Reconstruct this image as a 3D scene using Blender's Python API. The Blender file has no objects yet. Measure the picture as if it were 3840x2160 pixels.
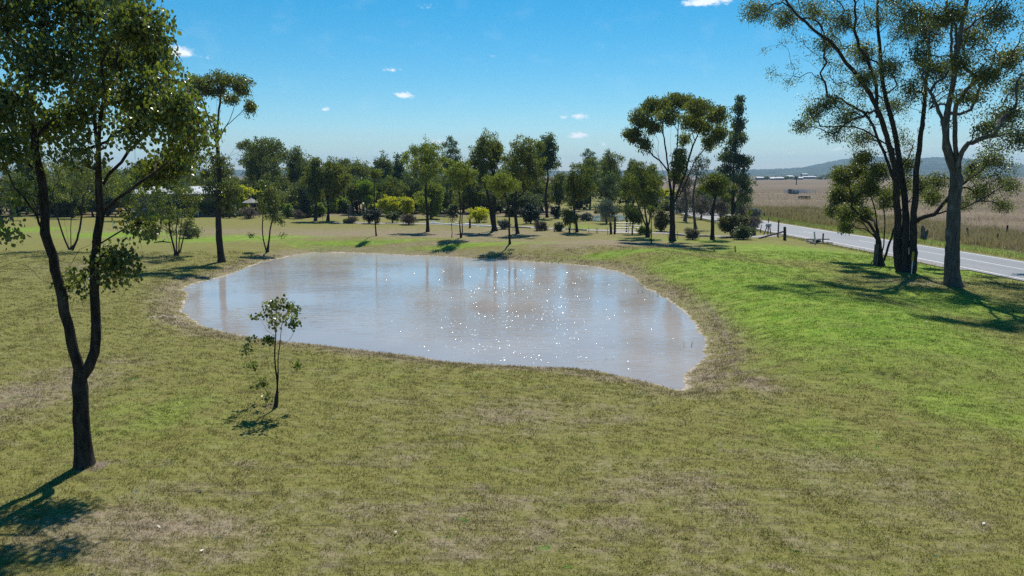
import bpy, bmesh, math, random
import numpy as np
from mathutils import Vector, Matrix

# ------------------------------------------------------------------ camera, sky, sun, exposure
SC = bpy.context.scene
COL = SC.collection
R = math.radians
CAM_H, PITCH, FPX = 6.6, R(8.95), 2700.0        # camera height, tilt below the horizon, focal length in photo pixels
SUN_AZ, SUN_EL = R(11), R(59)                   # azimuth measured from +Y towards +X

cam_d = bpy.data.cameras.new('camera')
cam_d.sensor_width = 36.0
cam_d.lens = 36.0 * FPX / 3840.0
cam_d.clip_start, cam_d.clip_end = 0.1, 40000
cam = bpy.data.objects.new('camera', cam_d)
cam.location = (0, 0, CAM_H)
cam.rotation_euler = (math.pi / 2 - PITCH, 0, 0)
COL.objects.link(cam)
SC.camera = cam
SC.view_settings.view_transform = 'Standard'
SC.view_settings.look = 'None'
SC.view_settings.gamma = 1.0
SC.view_settings.exposure = 0.60
SC.view_settings.use_curve_mapping = False
SC.cycles.max_bounces = 5
SC.cycles.diffuse_bounces = 3
SC.cycles.transparent_max_bounces = 8
SC.cycles.volume_bounces = 0
SC.cycles.use_denoising = False
SC.cycles.sample_clamp_indirect = 6.0

SUN_DIR = Vector((math.sin(SUN_AZ) * math.cos(SUN_EL), math.cos(SUN_AZ) * math.cos(SUN_EL), math.sin(SUN_EL)))
sun_d = bpy.data.lights.new('sun', 'SUN')
sun_d.energy, sun_d.angle, sun_d.color = 4.4, R(0.53), (1.0, 0.95, 0.87)
sun = bpy.data.objects.new('sun', sun_d)
sun.rotation_euler = SUN_DIR.to_track_quat('Z', 'Y').to_euler()
sun.location = (0, 0, 60)
COL.objects.link(sun)

F_ = np.array([0, math.cos(PITCH), -math.sin(PITCH)])
R_ = np.array([1.0, 0, 0])
U_ = np.array([0, math.sin(PITCH), math.cos(PITCH)])
EYE = np.array([0, 0, CAM_H])
def ray(px, py):
    return F_ + R_ * ((px - 1920) / FPX) - U_ * ((py - 1080) / FPX)
def D(px, py, Y):
    """point seen at a photo pixel at ground distance Y"""
    r = ray(px, py)
    return EYE + r * (Y / r[1])
def on_plane(px, py, z):
    r = ray(px, py)
    return EYE + r * ((z - CAM_H) / r[2])

# ------------------------------------------------------------------ node helpers
def nd(nt, typ, ins=None, **props):
    n = nt.nodes.new(typ)
    for k, v in props.items():
        setattr(n, k, v)
    for k, v in (ins or {}).items():
        if isinstance(v, bpy.types.NodeSocket):
            nt.links.new(v, n.inputs[k])
        else:
            n.inputs[k].default_value = v
    return n
def mth(nt, op, a, b=0.0, c=None, clamp=False):
    ins = {0: a, 1: b}
    if c is not None:
        ins[2] = c
    return nd(nt, 'ShaderNodeMath', ins, operation=op, use_clamp=clamp).outputs[0]
def mixc(nt, f, a, b, mode='MIX'):
    n = nd(nt, 'ShaderNodeMix', None, data_type='RGBA', blend_type=mode)
    for k, v in ((0, f), (6, a), (7, b)):
        if isinstance(v, bpy.types.NodeSocket):
            nt.links.new(v, n.inputs[k])
        else:
            n.inputs[k].default_value = (tuple(v) + (1,))[:4] if k else v
    return n.outputs[2]
def sstep(nt, x, lo, hi, a=0.0, b=1.0):
    return nd(nt, 'ShaderNodeMapRange', {0: x, 1: lo, 2: hi, 3: a, 4: b}, interpolation_type='SMOOTHSTEP').outputs[0]
def noise(nt, vec, scale, detail=3, rough=0.55, dist=0.0):
    return nd(nt, 'ShaderNodeTexNoise', {'Vector': vec, 'Scale': scale, 'Detail': detail, 'Roughness': rough, 'Distortion': dist}).outputs[0]
def mapping(nt, vec, scale=(1, 1, 1), rot=(0, 0, 0)):
    return nd(nt, 'ShaderNodeMapping', {'Vector': vec, 'Scale': scale, 'Rotation': rot}).outputs[0]
def attr(nt, name):
    return nd(nt, 'ShaderNodeAttribute', None, attribute_name=name).outputs['Fac']
def new_mat(name):
    m = bpy.data.materials.new(name)
    m.use_nodes = True
    nt = m.node_tree
    for n in list(nt.nodes):
        nt.nodes.remove(n)
    return m, nt
def finish(nt, shader):
    nd(nt, 'ShaderNodeOutputMaterial', {'Surface': shader})
def objpos(nt):
    return nd(nt, 'ShaderNodeTexCoord').outputs['Object']
def wpos(nt):
    return nd(nt, 'ShaderNodeNewGeometry').outputs['Position']

# world: clear Nishita sky with a few small fair-weather clouds fixed to their directions
W = bpy.data.worlds.new('World')
SC.world = W
W.use_nodes = True
nt = W.node_tree
for n in list(nt.nodes):
    nt.nodes.remove(n)
sky = nd(nt, 'ShaderNodeTexSky', None, sky_type='NISHITA', sun_disc=False, sun_elevation=SUN_EL, sun_rotation=SUN_AZ,
         air_density=1.0, dust_density=0.15, ozone_density=3.0, altitude=400)
hs = nd(nt, 'ShaderNodeHueSaturation', {'Hue': 0.479, 'Saturation': 1.52, 'Value': 1.0, 'Fac': 1.0, 'Color': sky.outputs[0]})
sky_col = mixc(nt, 1.0, hs.outputs[0], (.92, 1.02, 1.10), 'MULTIPLY')
dirv = nd(nt, 'ShaderNodeTexCoord').outputs['Generated']
sx = nd(nt, 'ShaderNodeSeparateXYZ', {0: dirv}).outputs
az = mth(nt, 'ARCTAN2', sx[0], sx[1])
el = mth(nt, 'ARCSINE', sx[2])
cvec = nd(nt, 'ShaderNodeCombineXYZ', {0: az, 1: mth(nt, 'MULTIPLY', el, 1.7), 2: 0.0}).outputs[0]
cn = noise(nt, cvec, 95, 6, 0.62, 0.35)
cn2 = noise(nt, cvec, 22, 3, 0.5)
clouds = [(670, 196, 48, 22, 1.0), (770, 212, 36, 10, .5), (1472, 262, 34, 10, .65), (1515, 356, 36, 12, 1.0), (1222, 409, 16, 8, .9),
          (2115, 440, 20, 9, .5), (2175, 437, 28, 12, .9), (2166, 507, 44, 12, .95), (1640, 531, 34, 9, .8), (1976, 546, 20, 14, .6),
          (2650, 5, 95, 16, 1.0), (1850, 207, 30, 9, .4), (2965, 572, 26, 7, .5), (1352, 519, 34, 7, .4), (2260, 540, 40, 10, .35),
          (1600, 15, 50, 22, .35), (3130, 560, 40, 14, .6), (3620, 540, 60, 14, .6), (3680, 546, 40, 10, .6)]
tot = None
for (px, py, rx, ry, amp) in clouds:
    d_ = ray(px, py); d_ = d_ / np.linalg.norm(d_)
    a0, e0 = math.atan2(d_[0], d_[1]), math.asin(d_[2])
    qa = mth(nt, 'MULTIPLY', mth(nt, 'SUBTRACT', az, a0), FPX / rx * .95)
    qe = mth(nt, 'MULTIPLY', mth(nt, 'SUBTRACT', el, e0), FPX / ry * .95)
    q = mth(nt, 'ADD', mth(nt, 'MULTIPLY', qa, qa), mth(nt, 'MULTIPLY', qe, qe))
    g = mth(nt, 'MULTIPLY', mth(nt, 'POWER', 2.718, mth(nt, 'MULTIPLY', q, -1.0)), amp)
    tot = g if tot is None else mth(nt, 'MAXIMUM', tot, g)
puff = mth(nt, 'MULTIPLY', sstep(nt, mth(nt, 'ADD', tot, mth(nt, 'MULTIPLY', mth(nt, 'SUBTRACT', cn, 0.5), 1.7)), 0.30, 0.95), sstep(nt, tot, 0.04, 0.3))
veil = mth(nt, 'MULTIPLY', sstep(nt, cn2, 0.52, 0.8), 0.05)
cover = mth(nt, 'MAXIMUM', mth(nt, 'MULTIPLY', puff, 0.85), veil)
sky_col = mixc(nt, cover, sky_col, (11.5, 11.6, 11.8))
nd(nt, 'ShaderNodeOutputWorld', {'Surface': nd(nt, 'ShaderNodeBackground', {'Color': sky_col, 'Strength': 0.067}).outputs[0]})

# ------------------------------------------------------------------ object helpers
def tag(o, label=None, cat=None, group=None, kind=None):
    if label: o['label'] = label
    if cat: o['category'] = cat
    if group: o['group'] = group
    if kind: o['kind'] = kind
    return o
def empty(name, loc, label, cat, group=None):
    o = bpy.data.objects.new(name, None)
    o.location = loc
    o.empty_display_size = 0.3
    COL.objects.link(o)
    return tag(o, label, cat, group)
def obj(name, me, mat, parent=None, loc=None):
    o = bpy.data.objects.new(name, me)
    if mat is not None and not me.materials:
        me.materials.append(mat)
    COL.objects.link(o)
    if parent: o.parent = parent
    if loc is not None: o.location = loc
    return o
def copy_tree(o, parent=None):
    c = o.copy()
    COL.objects.link(c)
    if parent: c.parent = parent
    for ch in o.children:
        copy_tree(ch, c)
    return c
def np_mesh(name, V, faces, attrs=None, smooth=False):
    """V (n,3); faces: list of (m,k) index arrays; attrs: {name: (n,) float}"""
    me = bpy.data.meshes.new(name)
    V = np.asarray(V, np.float32)
    me.vertices.add(len(V))
    me.vertices.foreach_set('co', V.ravel())
    faces = [np.asarray(f, np.int32) for f in faces if len(f)]
    nl = sum(f.size for f in faces)
    npoly = sum(len(f) for f in faces)
    me.loops.add(nl)
    me.polygons.add(npoly)
    me.loops.foreach_set('vertex_index', np.concatenate([f.ravel() for f in faces]))
    starts, tots, s = [], [], 0
    for f in faces:
        m, k = f.shape
        starts.append(s + np.arange(m) * k)
        tots.append(np.full(m, k))
        s += m * k
    me.polygons.foreach_set('loop_start', np.concatenate(starts).astype(np.int32))
    me.polygons.foreach_set('loop_total', np.concatenate(tots).astype(np.int32))
    me.polygons.foreach_set('use_smooth', np.full(npoly, bool(smooth)))
    for k, a in (attrs or {}).items():
        at = me.attributes.new(k, 'FLOAT', 'POINT')
        at.data.foreach_set('value', np.asarray(a, np.float32))
    me.update(calc_edges=True)
    return me
class MB:
    """collects simple solids into one mesh"""
    def __init__(self):
        self.v, self.f = [], []
    def raw(self, vs, fs):
        o = len(self.v)
        self.v += [tuple(map(float, q)) for q in vs]
        self.f += [tuple(o + i for i in q) for q in fs]
        return self
    def box(self, c, s, rz=0.0, rx=0.0, ry=0.0):
        M = Matrix.Translation(c) @ Matrix.Rotation(rz, 4, 'Z') @ Matrix.Rotation(ry, 4, 'Y') @ Matrix.Rotation(rx, 4, 'X')
        h = [q / 2 for q in s]
        vs = [M @ Vector((x * h[0], y * h[1], z * h[2])) for x in (-1, 1) for y in (-1, 1) for z in (-1, 1)]
        return self.raw(vs, [(0, 1, 3, 2), (4, 6, 7, 5), (0, 4, 5, 1), (2, 3, 7, 6), (0, 2, 6, 4), (1, 5, 7, 3)])
    def tube(self, pts, rad, n=8):
        pts = [Vector(p) for p in pts]
        rad = rad if isinstance(rad, (list, tuple)) else [rad] * len(pts)
        rings, up = [], None
        for i, p in enumerate(pts):
            t = (pts[min(i + 1, len(pts) - 1)] - pts[max(i - 1, 0)]).normalized()
            a = t.orthogonal().normalized() if up is None else (up - t * up.dot(t)).normalized()
            up = a
            b = t.cross(a)
            rings.append([p + (a * math.cos(2 * math.pi * k / n) + b * math.sin(2 * math.pi * k / n)) * rad[i] for k in range(n)])
        vs = [q for r_ in rings for q in r_]
        fs = [(i * n + k, i * n + (k + 1) % n, (i + 1) * n + (k + 1) % n, (i + 1) * n + k) for i in range(len(pts) - 1) for k in range(n)]
        fs += [tuple(range(n - 1, -1, -1)), tuple((len(pts) - 1) * n + k for k in range(n))]
        return self.raw(vs, fs)
    def build(self, name, mat, parent=None, bevel=0.0, smooth=False):
        me = bpy.data.meshes.new(name)
        me.from_pydata(self.v, [], self.f)
        if bevel:
            bm = bmesh.new(); bm.from_mesh(me)
            bmesh.ops.recalc_face_normals(bm, faces=bm.faces)
            bmesh.ops.bevel(bm, geom=list(bm.edges), offset=bevel, segments=1, affect='EDGES', clamp_overlap=True)
            bm.to_mesh(me); bm.free()
        if smooth:
            for p in me.polygons: p.use_smooth = True
        me.update()
        return obj(name, me, mat, parent)

# ------------------------------------------------------------------ terrain shape
ZW = -0.5                                           # water level
SHORE_PX = [(1600,958,1),(1750,967,1),(1903,976,1),(2105,988,1),(2231,1001,1),(2322,1019,1),(2387,1049,1),(2428,1087,1),(2458,1099,1),(2508,1127,1),
 (2559,1162,1),(2599,1208,1),(2640,1273,.9),(2645,1289,.8),(2630,1319,.7),(2629,1349,.5),(2594,1379,.35),(2564,1405,.2),(2561,1430,.1),(2574,1450,0),
 (2549,1468,0),(2498,1450,0),(2428,1432,0),(2367,1417,0),(2256,1392,0),(2180,1384,0),(2105,1377,0),(1953,1372,0),(1827,1367,0),(1701,1357,0),(1600,1342,0),
 (1539,1333,0),(1395,1317,0),(1235,1297,0),(1124,1286,0),(1064,1281,0),(931,1262,0),(848,1248,0),(793,1231,0),(743,1212,0),(710,1193,0),(683,1170,0),
 (688,1143,0),(705,1099,0),(683,1085,0),(738,1060,0),(837,1038,0),(915,1008,0),(986,983,.1),(1097,958,.4),(1180,947,.7),(1290,947,.9),(1428,952,1),(1539,958,1)]
SHORE = np.array([on_plane(a, b, ZW)[:2] for a, b, _ in SHORE_PX])
SHORE_W = np.array([w for _, _, w in SHORE_PX], float)
def fine_shore():
    """shoreline with small natural bays between the traced points"""
    rg = np.random.default_rng(5)
    P, Wt = [], []
    n = len(SHORE)
    for i in range(n):
        a, b = SHORE[i], SHORE[(i + 1) % n]
        k = max(1, int(np.hypot(*(b - a)) / 0.55))
        nrm = np.array([-(b - a)[1], (b - a)[0]]) / max(np.hypot(*(b - a)), 1e-6)
        for j in range(k):
            t = j / k
            P.append(a + (b - a) * t + nrm * (rg.normal(0, .085) if j else 0))
            Wt.append(SHORE_W[i] * (1 - t) + SHORE_W[(i + 1) % n] * t)
    return np.array(P), np.array(Wt)
FS, FW = fine_shore()
def shore_exact(x, y):
    """signed distance to the shoreline (+ outside) and the bank weight of the nearest stretch"""
    x = np.asarray(x, float).ravel(); y = np.asarray(y, float).ravel()
    best = np.full(len(x), 1e9); wgt = np.zeros(len(x)); ins = np.zeros(len(x), bool)
    near = np.ones(len(x), bool)
    X, Y = x[near], y[near]
    b_ = np.full(len(X), 1e9); w_ = np.zeros(len(X)); i_ = np.zeros(len(X), bool)
    n = len(FS)
    for i in range(n):
        a, b = FS[i], FS[(i + 1) % n]
        e = b - a
        t = np.clip(((X - a[0]) * e[0] + (Y - a[1]) * e[1]) / max(e @ e, 1e-9), 0, 1)
        q = np.hypot(X - a[0] - t * e[0], Y - a[1] - t * e[1])
        m = q < b_
        b_ = np.where(m, q, b_)
        w_ = np.where(m, FW[i] * (1 - t) + FW[(i + 1) % n] * t, w_)
        if abs(e[1]) > 1e-9:
            c = ((a[1] > Y) != (b[1] > Y)) & (X < a[0] + e[0] * (Y - a[1]) / e[1])
            i_ ^= c
    best[near] = np.where(i_, -b_, b_); wgt[near] = w_
    return best, wgt
_lo, _hi = FS.min(0) - 16, FS.max(0) + 16
_gx = np.arange(_lo[0], _hi[0], .25); _gy = np.arange(_lo[1], _hi[1], .25)
_a, _b = np.meshgrid(_gx, _gy)
_SD, _SW = [q.reshape(_a.shape) for q in shore_exact(_a, _b)]
def shore_dist(x, y):
    """the same, read from a 0.25 m table; far points count as 1e9"""
    x = np.asarray(x, float).ravel(); y = np.asarray(y, float).ravel()
    u = (x - _lo[0]) / .25; v = (y - _lo[1]) / .25
    inside = (u > 0) & (v > 0) & (u < len(_gx) - 1.01) & (v < len(_gy) - 1.01)
    u = np.clip(u, 0, len(_gx) - 1.01); v = np.clip(v, 0, len(_gy) - 1.01)
    i, j = u.astype(int), v.astype(int); fu, fv = u - i, v - j
    def bl(T):
        return (T[j, i] * (1 - fu) + T[j, i + 1] * fu) * (1 - fv) + (T[j + 1, i] * (1 - fu) + T[j + 1, i + 1] * fu) * fv
    return np.where(inside, bl(_SD), 1e9), np.where(inside, bl(_SW), 0.0)
def ss(x, a, b):
    t = np.clip((x - a) / (b - a), 0, 1)
    return t * t * (3 - 2 * t)
_rg = np.random.default_rng(11)
_WAVES = [(_rg.normal(0, 1, 2), _rg.uniform(0, 6.28), s, a) for s, a in ((.08, .05), (.11, .05), (.23, .03), (.31, .025), (.55, .016), (.8, .012), (1.5, .007), (2.1, .006))]
def lumps(x, y):
    z = 0
    for k, ph, s, a in _WAVES:
        k = k / np.hypot(*k)
        z = z + a * np.sin((k[0] * x + k[1] * y) * s * 2 + ph)
    return z
def road_cx(y):
    return np.interp(y, [-8000, 45, 62, 75, 90, 106, 130, 170, 260, 600, 1500], [37.3, 37.3, 36.9, 36.2, 35.0, 34.2, 34.0, 35.8, 44, 110, 400])
ROAD_HALF = 3.9
def terrain(x, y):
    shp = np.shape(x)
    x = np.asarray(x, float).ravel(); y = np.asarray(y, float).ravel()
    d, w = shore_dist(x, y)
    zin = ZW - np.minimum(np.abs(d) * .22, 1.2)
    d0 = np.maximum(d, 0)
    z_low = ZW + .5 * (1 - np.exp(-d0 / 2.2))
    rise = 1.0 * ss(d0, -1.5, 5.5) / (1 - 0) - 1.0 * ss(np.array([0.0]), -1.5, 5.5)[0]
    z_bank = ZW + 1.14 * rise - .50 * ss(d0, 6.5, 13)
    z_bank = np.where(d0 > 13, np.minimum(z_bank, 0.02), z_bank)
    z = np.where(d < 0, zin, z_low * (1 - w) + z_bank * w)
    z = np.where(d > 1e8, 0.0, z)
    f = ss(d0, .3, 3)
    z = z + lumps(x, y) * np.where(d < 0, 0, f)
    rc = road_cx(y)
    z = z * (1 - ss(np.abs(x - rc), 9.5, 4.6)) - .30 * ss(np.abs(x - rc), 13, 5)
    return z.reshape(shp)
def G(px, py):
    """photo pixel -> point where its ray meets the ground"""
    r = ray(px, py)
    ts = np.geomspace(5, 9000, 500)
    P = EYE + ts[:, None] * r
    h = P[:, 2] - terrain(P[:, 0], P[:, 1])
    k = int(np.argmax(h < 0))
    if h[k] >= 0:
        return EYE + 9000 * r
    lo, hi = ts[k - 1], ts[k]
    for _ in range(3):
        t2 = np.linspace(lo, hi, 12)
        P = EYE + t2[:, None] * r
        h = P[:, 2] - terrain(P[:, 0], P[:, 1])
        j = max(1, int(np.argmax(h < 0)))
        lo, hi = t2[j - 1], t2[j]
    p = EYE + hi * r
    p[2] = terrain(np.array([p[0]]), np.array([p[1]]))[0]
    return p
def on_ground(x, y):
    return np.array([x, y, terrain(np.array([x]), np.array([y]))[0]])

# ------------------------------------------------------------------ turf cover: where the lawn is lush, dry, bare
COVER = {'green': [(3250,1230,430,150,1.0),(2950,1110,330,90,.95),(2760,1010,330,40,.9),(2250,965,430,16,.75),(2350,945,430,9,.9),(1700,925,430,12,.85),(1300,913,330,11,.95),
                   (900,893,260,10,1.0),(430,880,220,12,1.0),(90,862,150,12,1.0),(3080,958,280,30,.9),(3560,1140,260,70,.8),(2500,900,220,10,.5),(3450,1010,400,30,.85),
                   (3650,1550,300,160,.55),(560,1560,330,110,.42),(1230,1420,420,60,.22),(2660,905,120,10,.6),(2180,851,70,8,.7),(2900,940,200,18,.8),(1200,935,160,9,.9),(3100,1650,300,120,.35),(1500,1480,300,60,.15)],
         'dry': [(1500,872,700,15,.75),(2250,910,260,13,.95),(1750,905,350,8,.6),(700,868,380,12,.7),(1900,2000,1100,160,.4),(500,2010,420,140,.7),(120,1480,190,120,.6),
                 (2450,1850,500,120,.35),(1950,1560,500,70,.35),(2230,800,900,14,.5),(330,1000,180,35,.4),(2840,1440,70,35,.8),(3050,1740,250,60,.4),(3350,1880,300,120,.35),(1000,1960,350,120,.35),
                 (3340,1010,130,12,.5),(3450,1060,120,14,.5),(900,1800,240,90,.25),(1500,1700,200,60,.25)]}
def world_ellipses(lst):
    out = []
    for cx, cy, rx, ry, a in lst:
        p = G(cx, cy); px = G(cx + rx, cy); n_ = G(cx, cy + ry); f_ = G(cx, max(cy - ry, 700))
        out.append(((p[0]), (n_[1] + f_[1]) / 2, abs(px[0] - p[0]), abs(f_[1] - n_[1]) / 2, a, p[0] / p[1]))
    return out
ELL = {k: world_ellipses(v) for k, v in COVER.items()}
def cover(kind, x, y):
    r_ = np.zeros(np.shape(x))
    for cx, cy, rx, ry, a, sl in ELL[kind]:
        q = ((x - cx) / rx) ** 2 + ((y - cy) / ry) ** 2
        r_ = np.maximum(r_, a * np.exp(-q * .75))
    return r_

# ------------------------------------------------------------------ materials
def turf_color(nt, vec):
    """lawn colour from the cover attributes and several scales of natural mottling"""
    g, dr = attr(nt, 'green'), attr(nt, 'dry')
    n_big = noise(nt, vec, .22, 3, .6)
    n_mid = noise(nt, vec, 1.1, 4, .62, .4)
    n_str = noise(nt, mapping(nt, vec, (.35, 1.9, 1), (0, 0, R(18))), 1.0, 3, .6)
    n_fine = noise(nt, vec, 6.5, 4, .65)
    n_grit = noise(nt, vec, 38, 2, .6)
    olive = mixc(nt, sstep(nt, n_fine, .3, .72), (.130, .124, .034), (.202, .187, .060))
    olive = mixc(nt, sstep(nt, n_mid, .38, .68), olive, (.160, .166, .035))
    brown = mixc(nt, sstep(nt, n_fine, .32, .7), (.158, .124, .076), (.262, .214, .146))
    lush = mixc(nt, sstep(nt, n_fine, .3, .7), (.085, .165, .014), (.175, .265, .028))
    lush = mixc(nt, sstep(nt, n_mid, .4, .75), lush, (.215, .262, .045))
    fd = mth(nt, 'ADD', mth(nt, 'MULTIPLY', dr, .62), mth(nt, 'MULTIPLY', mth(nt, 'SUBTRACT', mth(nt, 'ADD', mth(nt, 'MULTIPLY', n_mid, .5), mth(nt, 'ADD', mth(nt, 'MULTIPLY', n_str, .3), mth(nt, 'MULTIPLY', n_fine, .2))), .5), 1.9))
    col = mixc(nt, sstep(nt, fd, -.02, .52), olive, brown)
    fg = mth(nt, 'ADD', g, mth(nt, 'MULTIPLY', mth(nt, 'SUBTRACT', mth(nt, 'ADD', mth(nt, 'MULTIPLY', n_big, .5), mth(nt, 'MULTIPLY', n_mid, .5)), .5), 1.5))
    col = mixc(nt, sstep(nt, fg, .12, .85), col, lush)
    # scattered broad-leaf weeds
    weed = sstep(nt, noise(nt, vec, 2.3, 2, .5, .6), .69, .76)
    col = mixc(nt, mth(nt, 'MULTIPLY', weed, .75), col, (.070, .150, .022))
    return col, n_fine, n_grit, n_mid

def ground_mat():
    m, nt = new_mat('lawn')
    vec = wpos(nt)
    col, nf, ng, nm = turf_color(nt, vec)
    # dark thatch between the blades, strung out along the mower's furrows
    furrow = noise(nt, mapping(nt, vec, (.45, 3.4, 1), (0, 0, R(35))), 1.0, 4, .65, .3)
    col = mixc(nt, sstep(nt, furrow, .52, .70, 0, .55), col, (.085, .066, .040))
    col = mixc(nt, sstep(nt, noise(nt, vec, 15, 3, .7), .60, .78, 0, .55), col, (.050, .044, .028))
    # bare clay where the grass gives out at the water
    mud = attr(nt, 'mud')
    mfac = sstep(nt, mth(nt, 'ADD', mud, mth(nt, 'MULTIPLY', mth(nt, 'SUBTRACT', noise(nt, vec, 2.6, 5, .7), .5), 1.7)), .42, .74)
    clay = mixc(nt, sstep(nt, nf, .3, .7), (.22, .17, .115), (.50, .44, .36))
    col = mixc(nt, mfac, col, clay)
    soil = attr(nt, 'soil')
    sfac = sstep(nt, mth(nt, 'ADD', soil, mth(nt, 'MULTIPLY', mth(nt, 'SUBTRACT', noise(nt, vec, 2.2, 5, .7), .5), 1.1)), .4, .75)
    col = mixc(nt, sfac, col, mixc(nt, nf, (.115, .085, .062), (.235, .190, .150)))
    # dry grazed paddock across the road
    pad = attr(nt, 'paddock')
    pn = noise(nt, mapping(nt, vec, (.25, 1, 1)), .045, 5, .6)
    pn2 = noise(nt, mapping(nt, vec, (.6, 1.3, 1)), .5, 5, .7)
    pc = mixc(nt, sstep(nt, pn, .35, .66), (.122, .090, .060), (.188, .143, .096))
    pc = mixc(nt, sstep(nt, pn2, .42, .72, 0, .75), pc, (.100, .078, .058))
    pc = mixc(nt, sstep(nt, mth(nt, 'ADD', attr(nt, 'green'), mth(nt, 'MULTIPLY', mth(nt, 'SUBTRACT', pn2, .5), 1.0)), .2, .8), pc, (.085, .100, .036))
    col = mixc(nt, pad, col, pc)
    hgt = mth(nt, 'ADD', mth(nt, 'MULTIPLY', nf, .6), mth(nt, 'ADD', mth(nt, 'MULTIPLY', ng, .25), mth(nt, 'SUBTRACT', mth(nt, 'MULTIPLY', nm, .8), mth(nt, 'MULTIPLY', furrow, .9))))
    bmp = nd(nt, 'ShaderNodeBump', {'Height': hgt, 'Strength': .9, 'Distance': .10}).outputs[0]
    finish(nt, nd(nt, 'ShaderNodeBsdfPrincipled', {'Base Color': col, 'Roughness': .95, 'Specular IOR Level': .12, 'Normal': bmp}).outputs[0])
    return m

def blade_mat():
    m, nt = new_mat('grass blades')
    col, nf, ng, nm = turf_color(nt, wpos(nt))
    rv = attr(nt, 'rnd')
    col = mixc(nt, 1.0, col, mixc(nt, rv, (.62, .60, .55), (1.38, 1.34, 1.22)), 'MULTIPLY')
    a = nd(nt, 'ShaderNodeBsdfPrincipled', {'Base Color': col, 'Roughness': .6, 'Specular IOR Level': .25}).outputs[0]
    b = nd(nt, 'ShaderNodeBsdfTranslucent', {'Color': col}).outputs[0]
    finish(nt, nd(nt, 'ShaderNodeMixShader', {0: .35, 1: a, 2: b}).outputs[0])
    return m

def simple_mat(name, c1, c2, scale=6, rough=.85, bump=.3, dist=.02, spec=.3, metal=0.0, stretch=(1, 1, 1), detail=4):
    m, nt = new_mat(name)
    v = mapping(nt, objpos(nt), stretch)
    n = noise(nt, v, scale, detail, .65)
    col = mixc(nt, sstep(nt, n, .3, .7), c1, c2)
    bm_ = nd(nt, 'ShaderNodeBump', {'Height': n, 'Strength': bump, 'Distance': dist}).outputs[0]
    finish(nt, nd(nt, 'ShaderNodeBsdfPrincipled', {'Base Color': col, 'Roughness': rough, 'Specular IOR Level': spec, 'Metallic': metal, 'Normal': bm_}).outputs[0])
    return m
def bark_mat(name, c1, c2, c3, scale=14):
    m, nt = new_mat(name)
    p = objpos(nt)
    fur = noise(nt, mapping(nt, p, (1, 1, .16)), scale, 5, .7, .5)
    pat = noise(nt, mapping(nt, p, (1, 1, .6)), 2.2, 3, .6)
    col = mixc(nt, sstep(nt, fur, .35, .68), c1, c2)
    col = mixc(nt, sstep(nt, pat, .55, .72, 0, .6), col, c3)
    b = nd(nt, 'ShaderNodeBump', {'Height': fur, 'Strength': .9, 'Distance': .03}).outputs[0]
    finish(nt, nd(nt, 'ShaderNodeBsdfPrincipled', {'Base Color': col, 'Roughness': .95, 'Specular IOR Level': .15, 'Normal': b}).outputs[0])
    return m
def leaf_mat(name, dark, light, trans=.3, rough=.42, warm=None):
    m, nt = new_mat(name)
    r_ = attr(nt, 'rnd')
    col = mixc(nt, r_, dark, light)
    if warm:
        col = mixc(nt, sstep(nt, attr(nt, 'rnd2'), .80, .95), col, warm)
    a = nd(nt, 'ShaderNodeBsdfPrincipled', {'Base Color': col, 'Roughness': rough, 'Specular IOR Level': .5}).outputs[0]
    tc = mixc(nt, 1.0, col, (1.25, 1.45, .55), 'MULTIPLY')
    b = nd(nt, 'ShaderNodeBsdfTranslucent', {'Color': tc}).outputs[0]
    finish(nt, nd(nt, 'ShaderNodeMixShader', {0: trans, 1: a, 2: b}).outputs[0])
    return m
MAT = {
 'ground': ground_mat(), 'blade': blade_mat(),
 'bark_dark': bark_mat('dark furrowed bark', (.018, .014, .012), (.060, .048, .040), (.095, .082, .072)),
 'bark_grey': bark_mat('grey bark', (.050, .044, .040), (.130, .115, .102), (.22, .20, .18), 10),
 'bark_pale': bark_mat('pale smooth bark', (.20, .18, .155), (.36, .33, .30), (.12, .10, .085), 6),
 'gum_dark': leaf_mat('dark gum leaves', (.042, .055, .018), (.180, .192, .058), .46, .36, (.105, .070, .030)),
 'gum_near': leaf_mat('glossy round gum leaves', (.042, .058, .016), (.190, .208, .058), .45, .28, (.110, .075, .028)),
 'gum_olive': leaf_mat('olive gum leaves', (.054, .066, .020), (.205, .208, .058), .47, .42, (.120, .085, .035)),
 'gum_light': leaf_mat('light green gum leaves', (.080, .102, .022), (.265, .275, .066), .48, .42, (.15, .11, .04)),
 'gum_blue': leaf_mat('blue green gum leaves', (.034, .050, .027), (.125, .150, .072), .40, .42),
 'lime': leaf_mat('lime green sprays', (.090, .140, .015), (.240, .290, .035), .40, .5),
 'wattle': leaf_mat('yellow wattle blossom', (.270, .280, .010), (.600, .530, .015), .40, .6),
 'conifer': leaf_mat('dark conifer needles', (.014, .022, .013), (.040, .054, .026), .12, .6),
 'shrub': leaf_mat('green shrub leaves', (.036, .056, .016), (.120, .140, .048), .30, .5),
 'shrub_rust': leaf_mat('green leaves with orange tips', (.030, .042, .014), (.115, .110, .030), .3, .5, (.34, .20, .02)),
 'twiggy': leaf_mat('dry purple brown twigs', (.075, .055, .048), (.190, .150, .130), .15, .8),
 'silver': leaf_mat('silver grey leaves', (.075, .085, .080), (.210, .225, .215), .2, .5),
}

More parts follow.
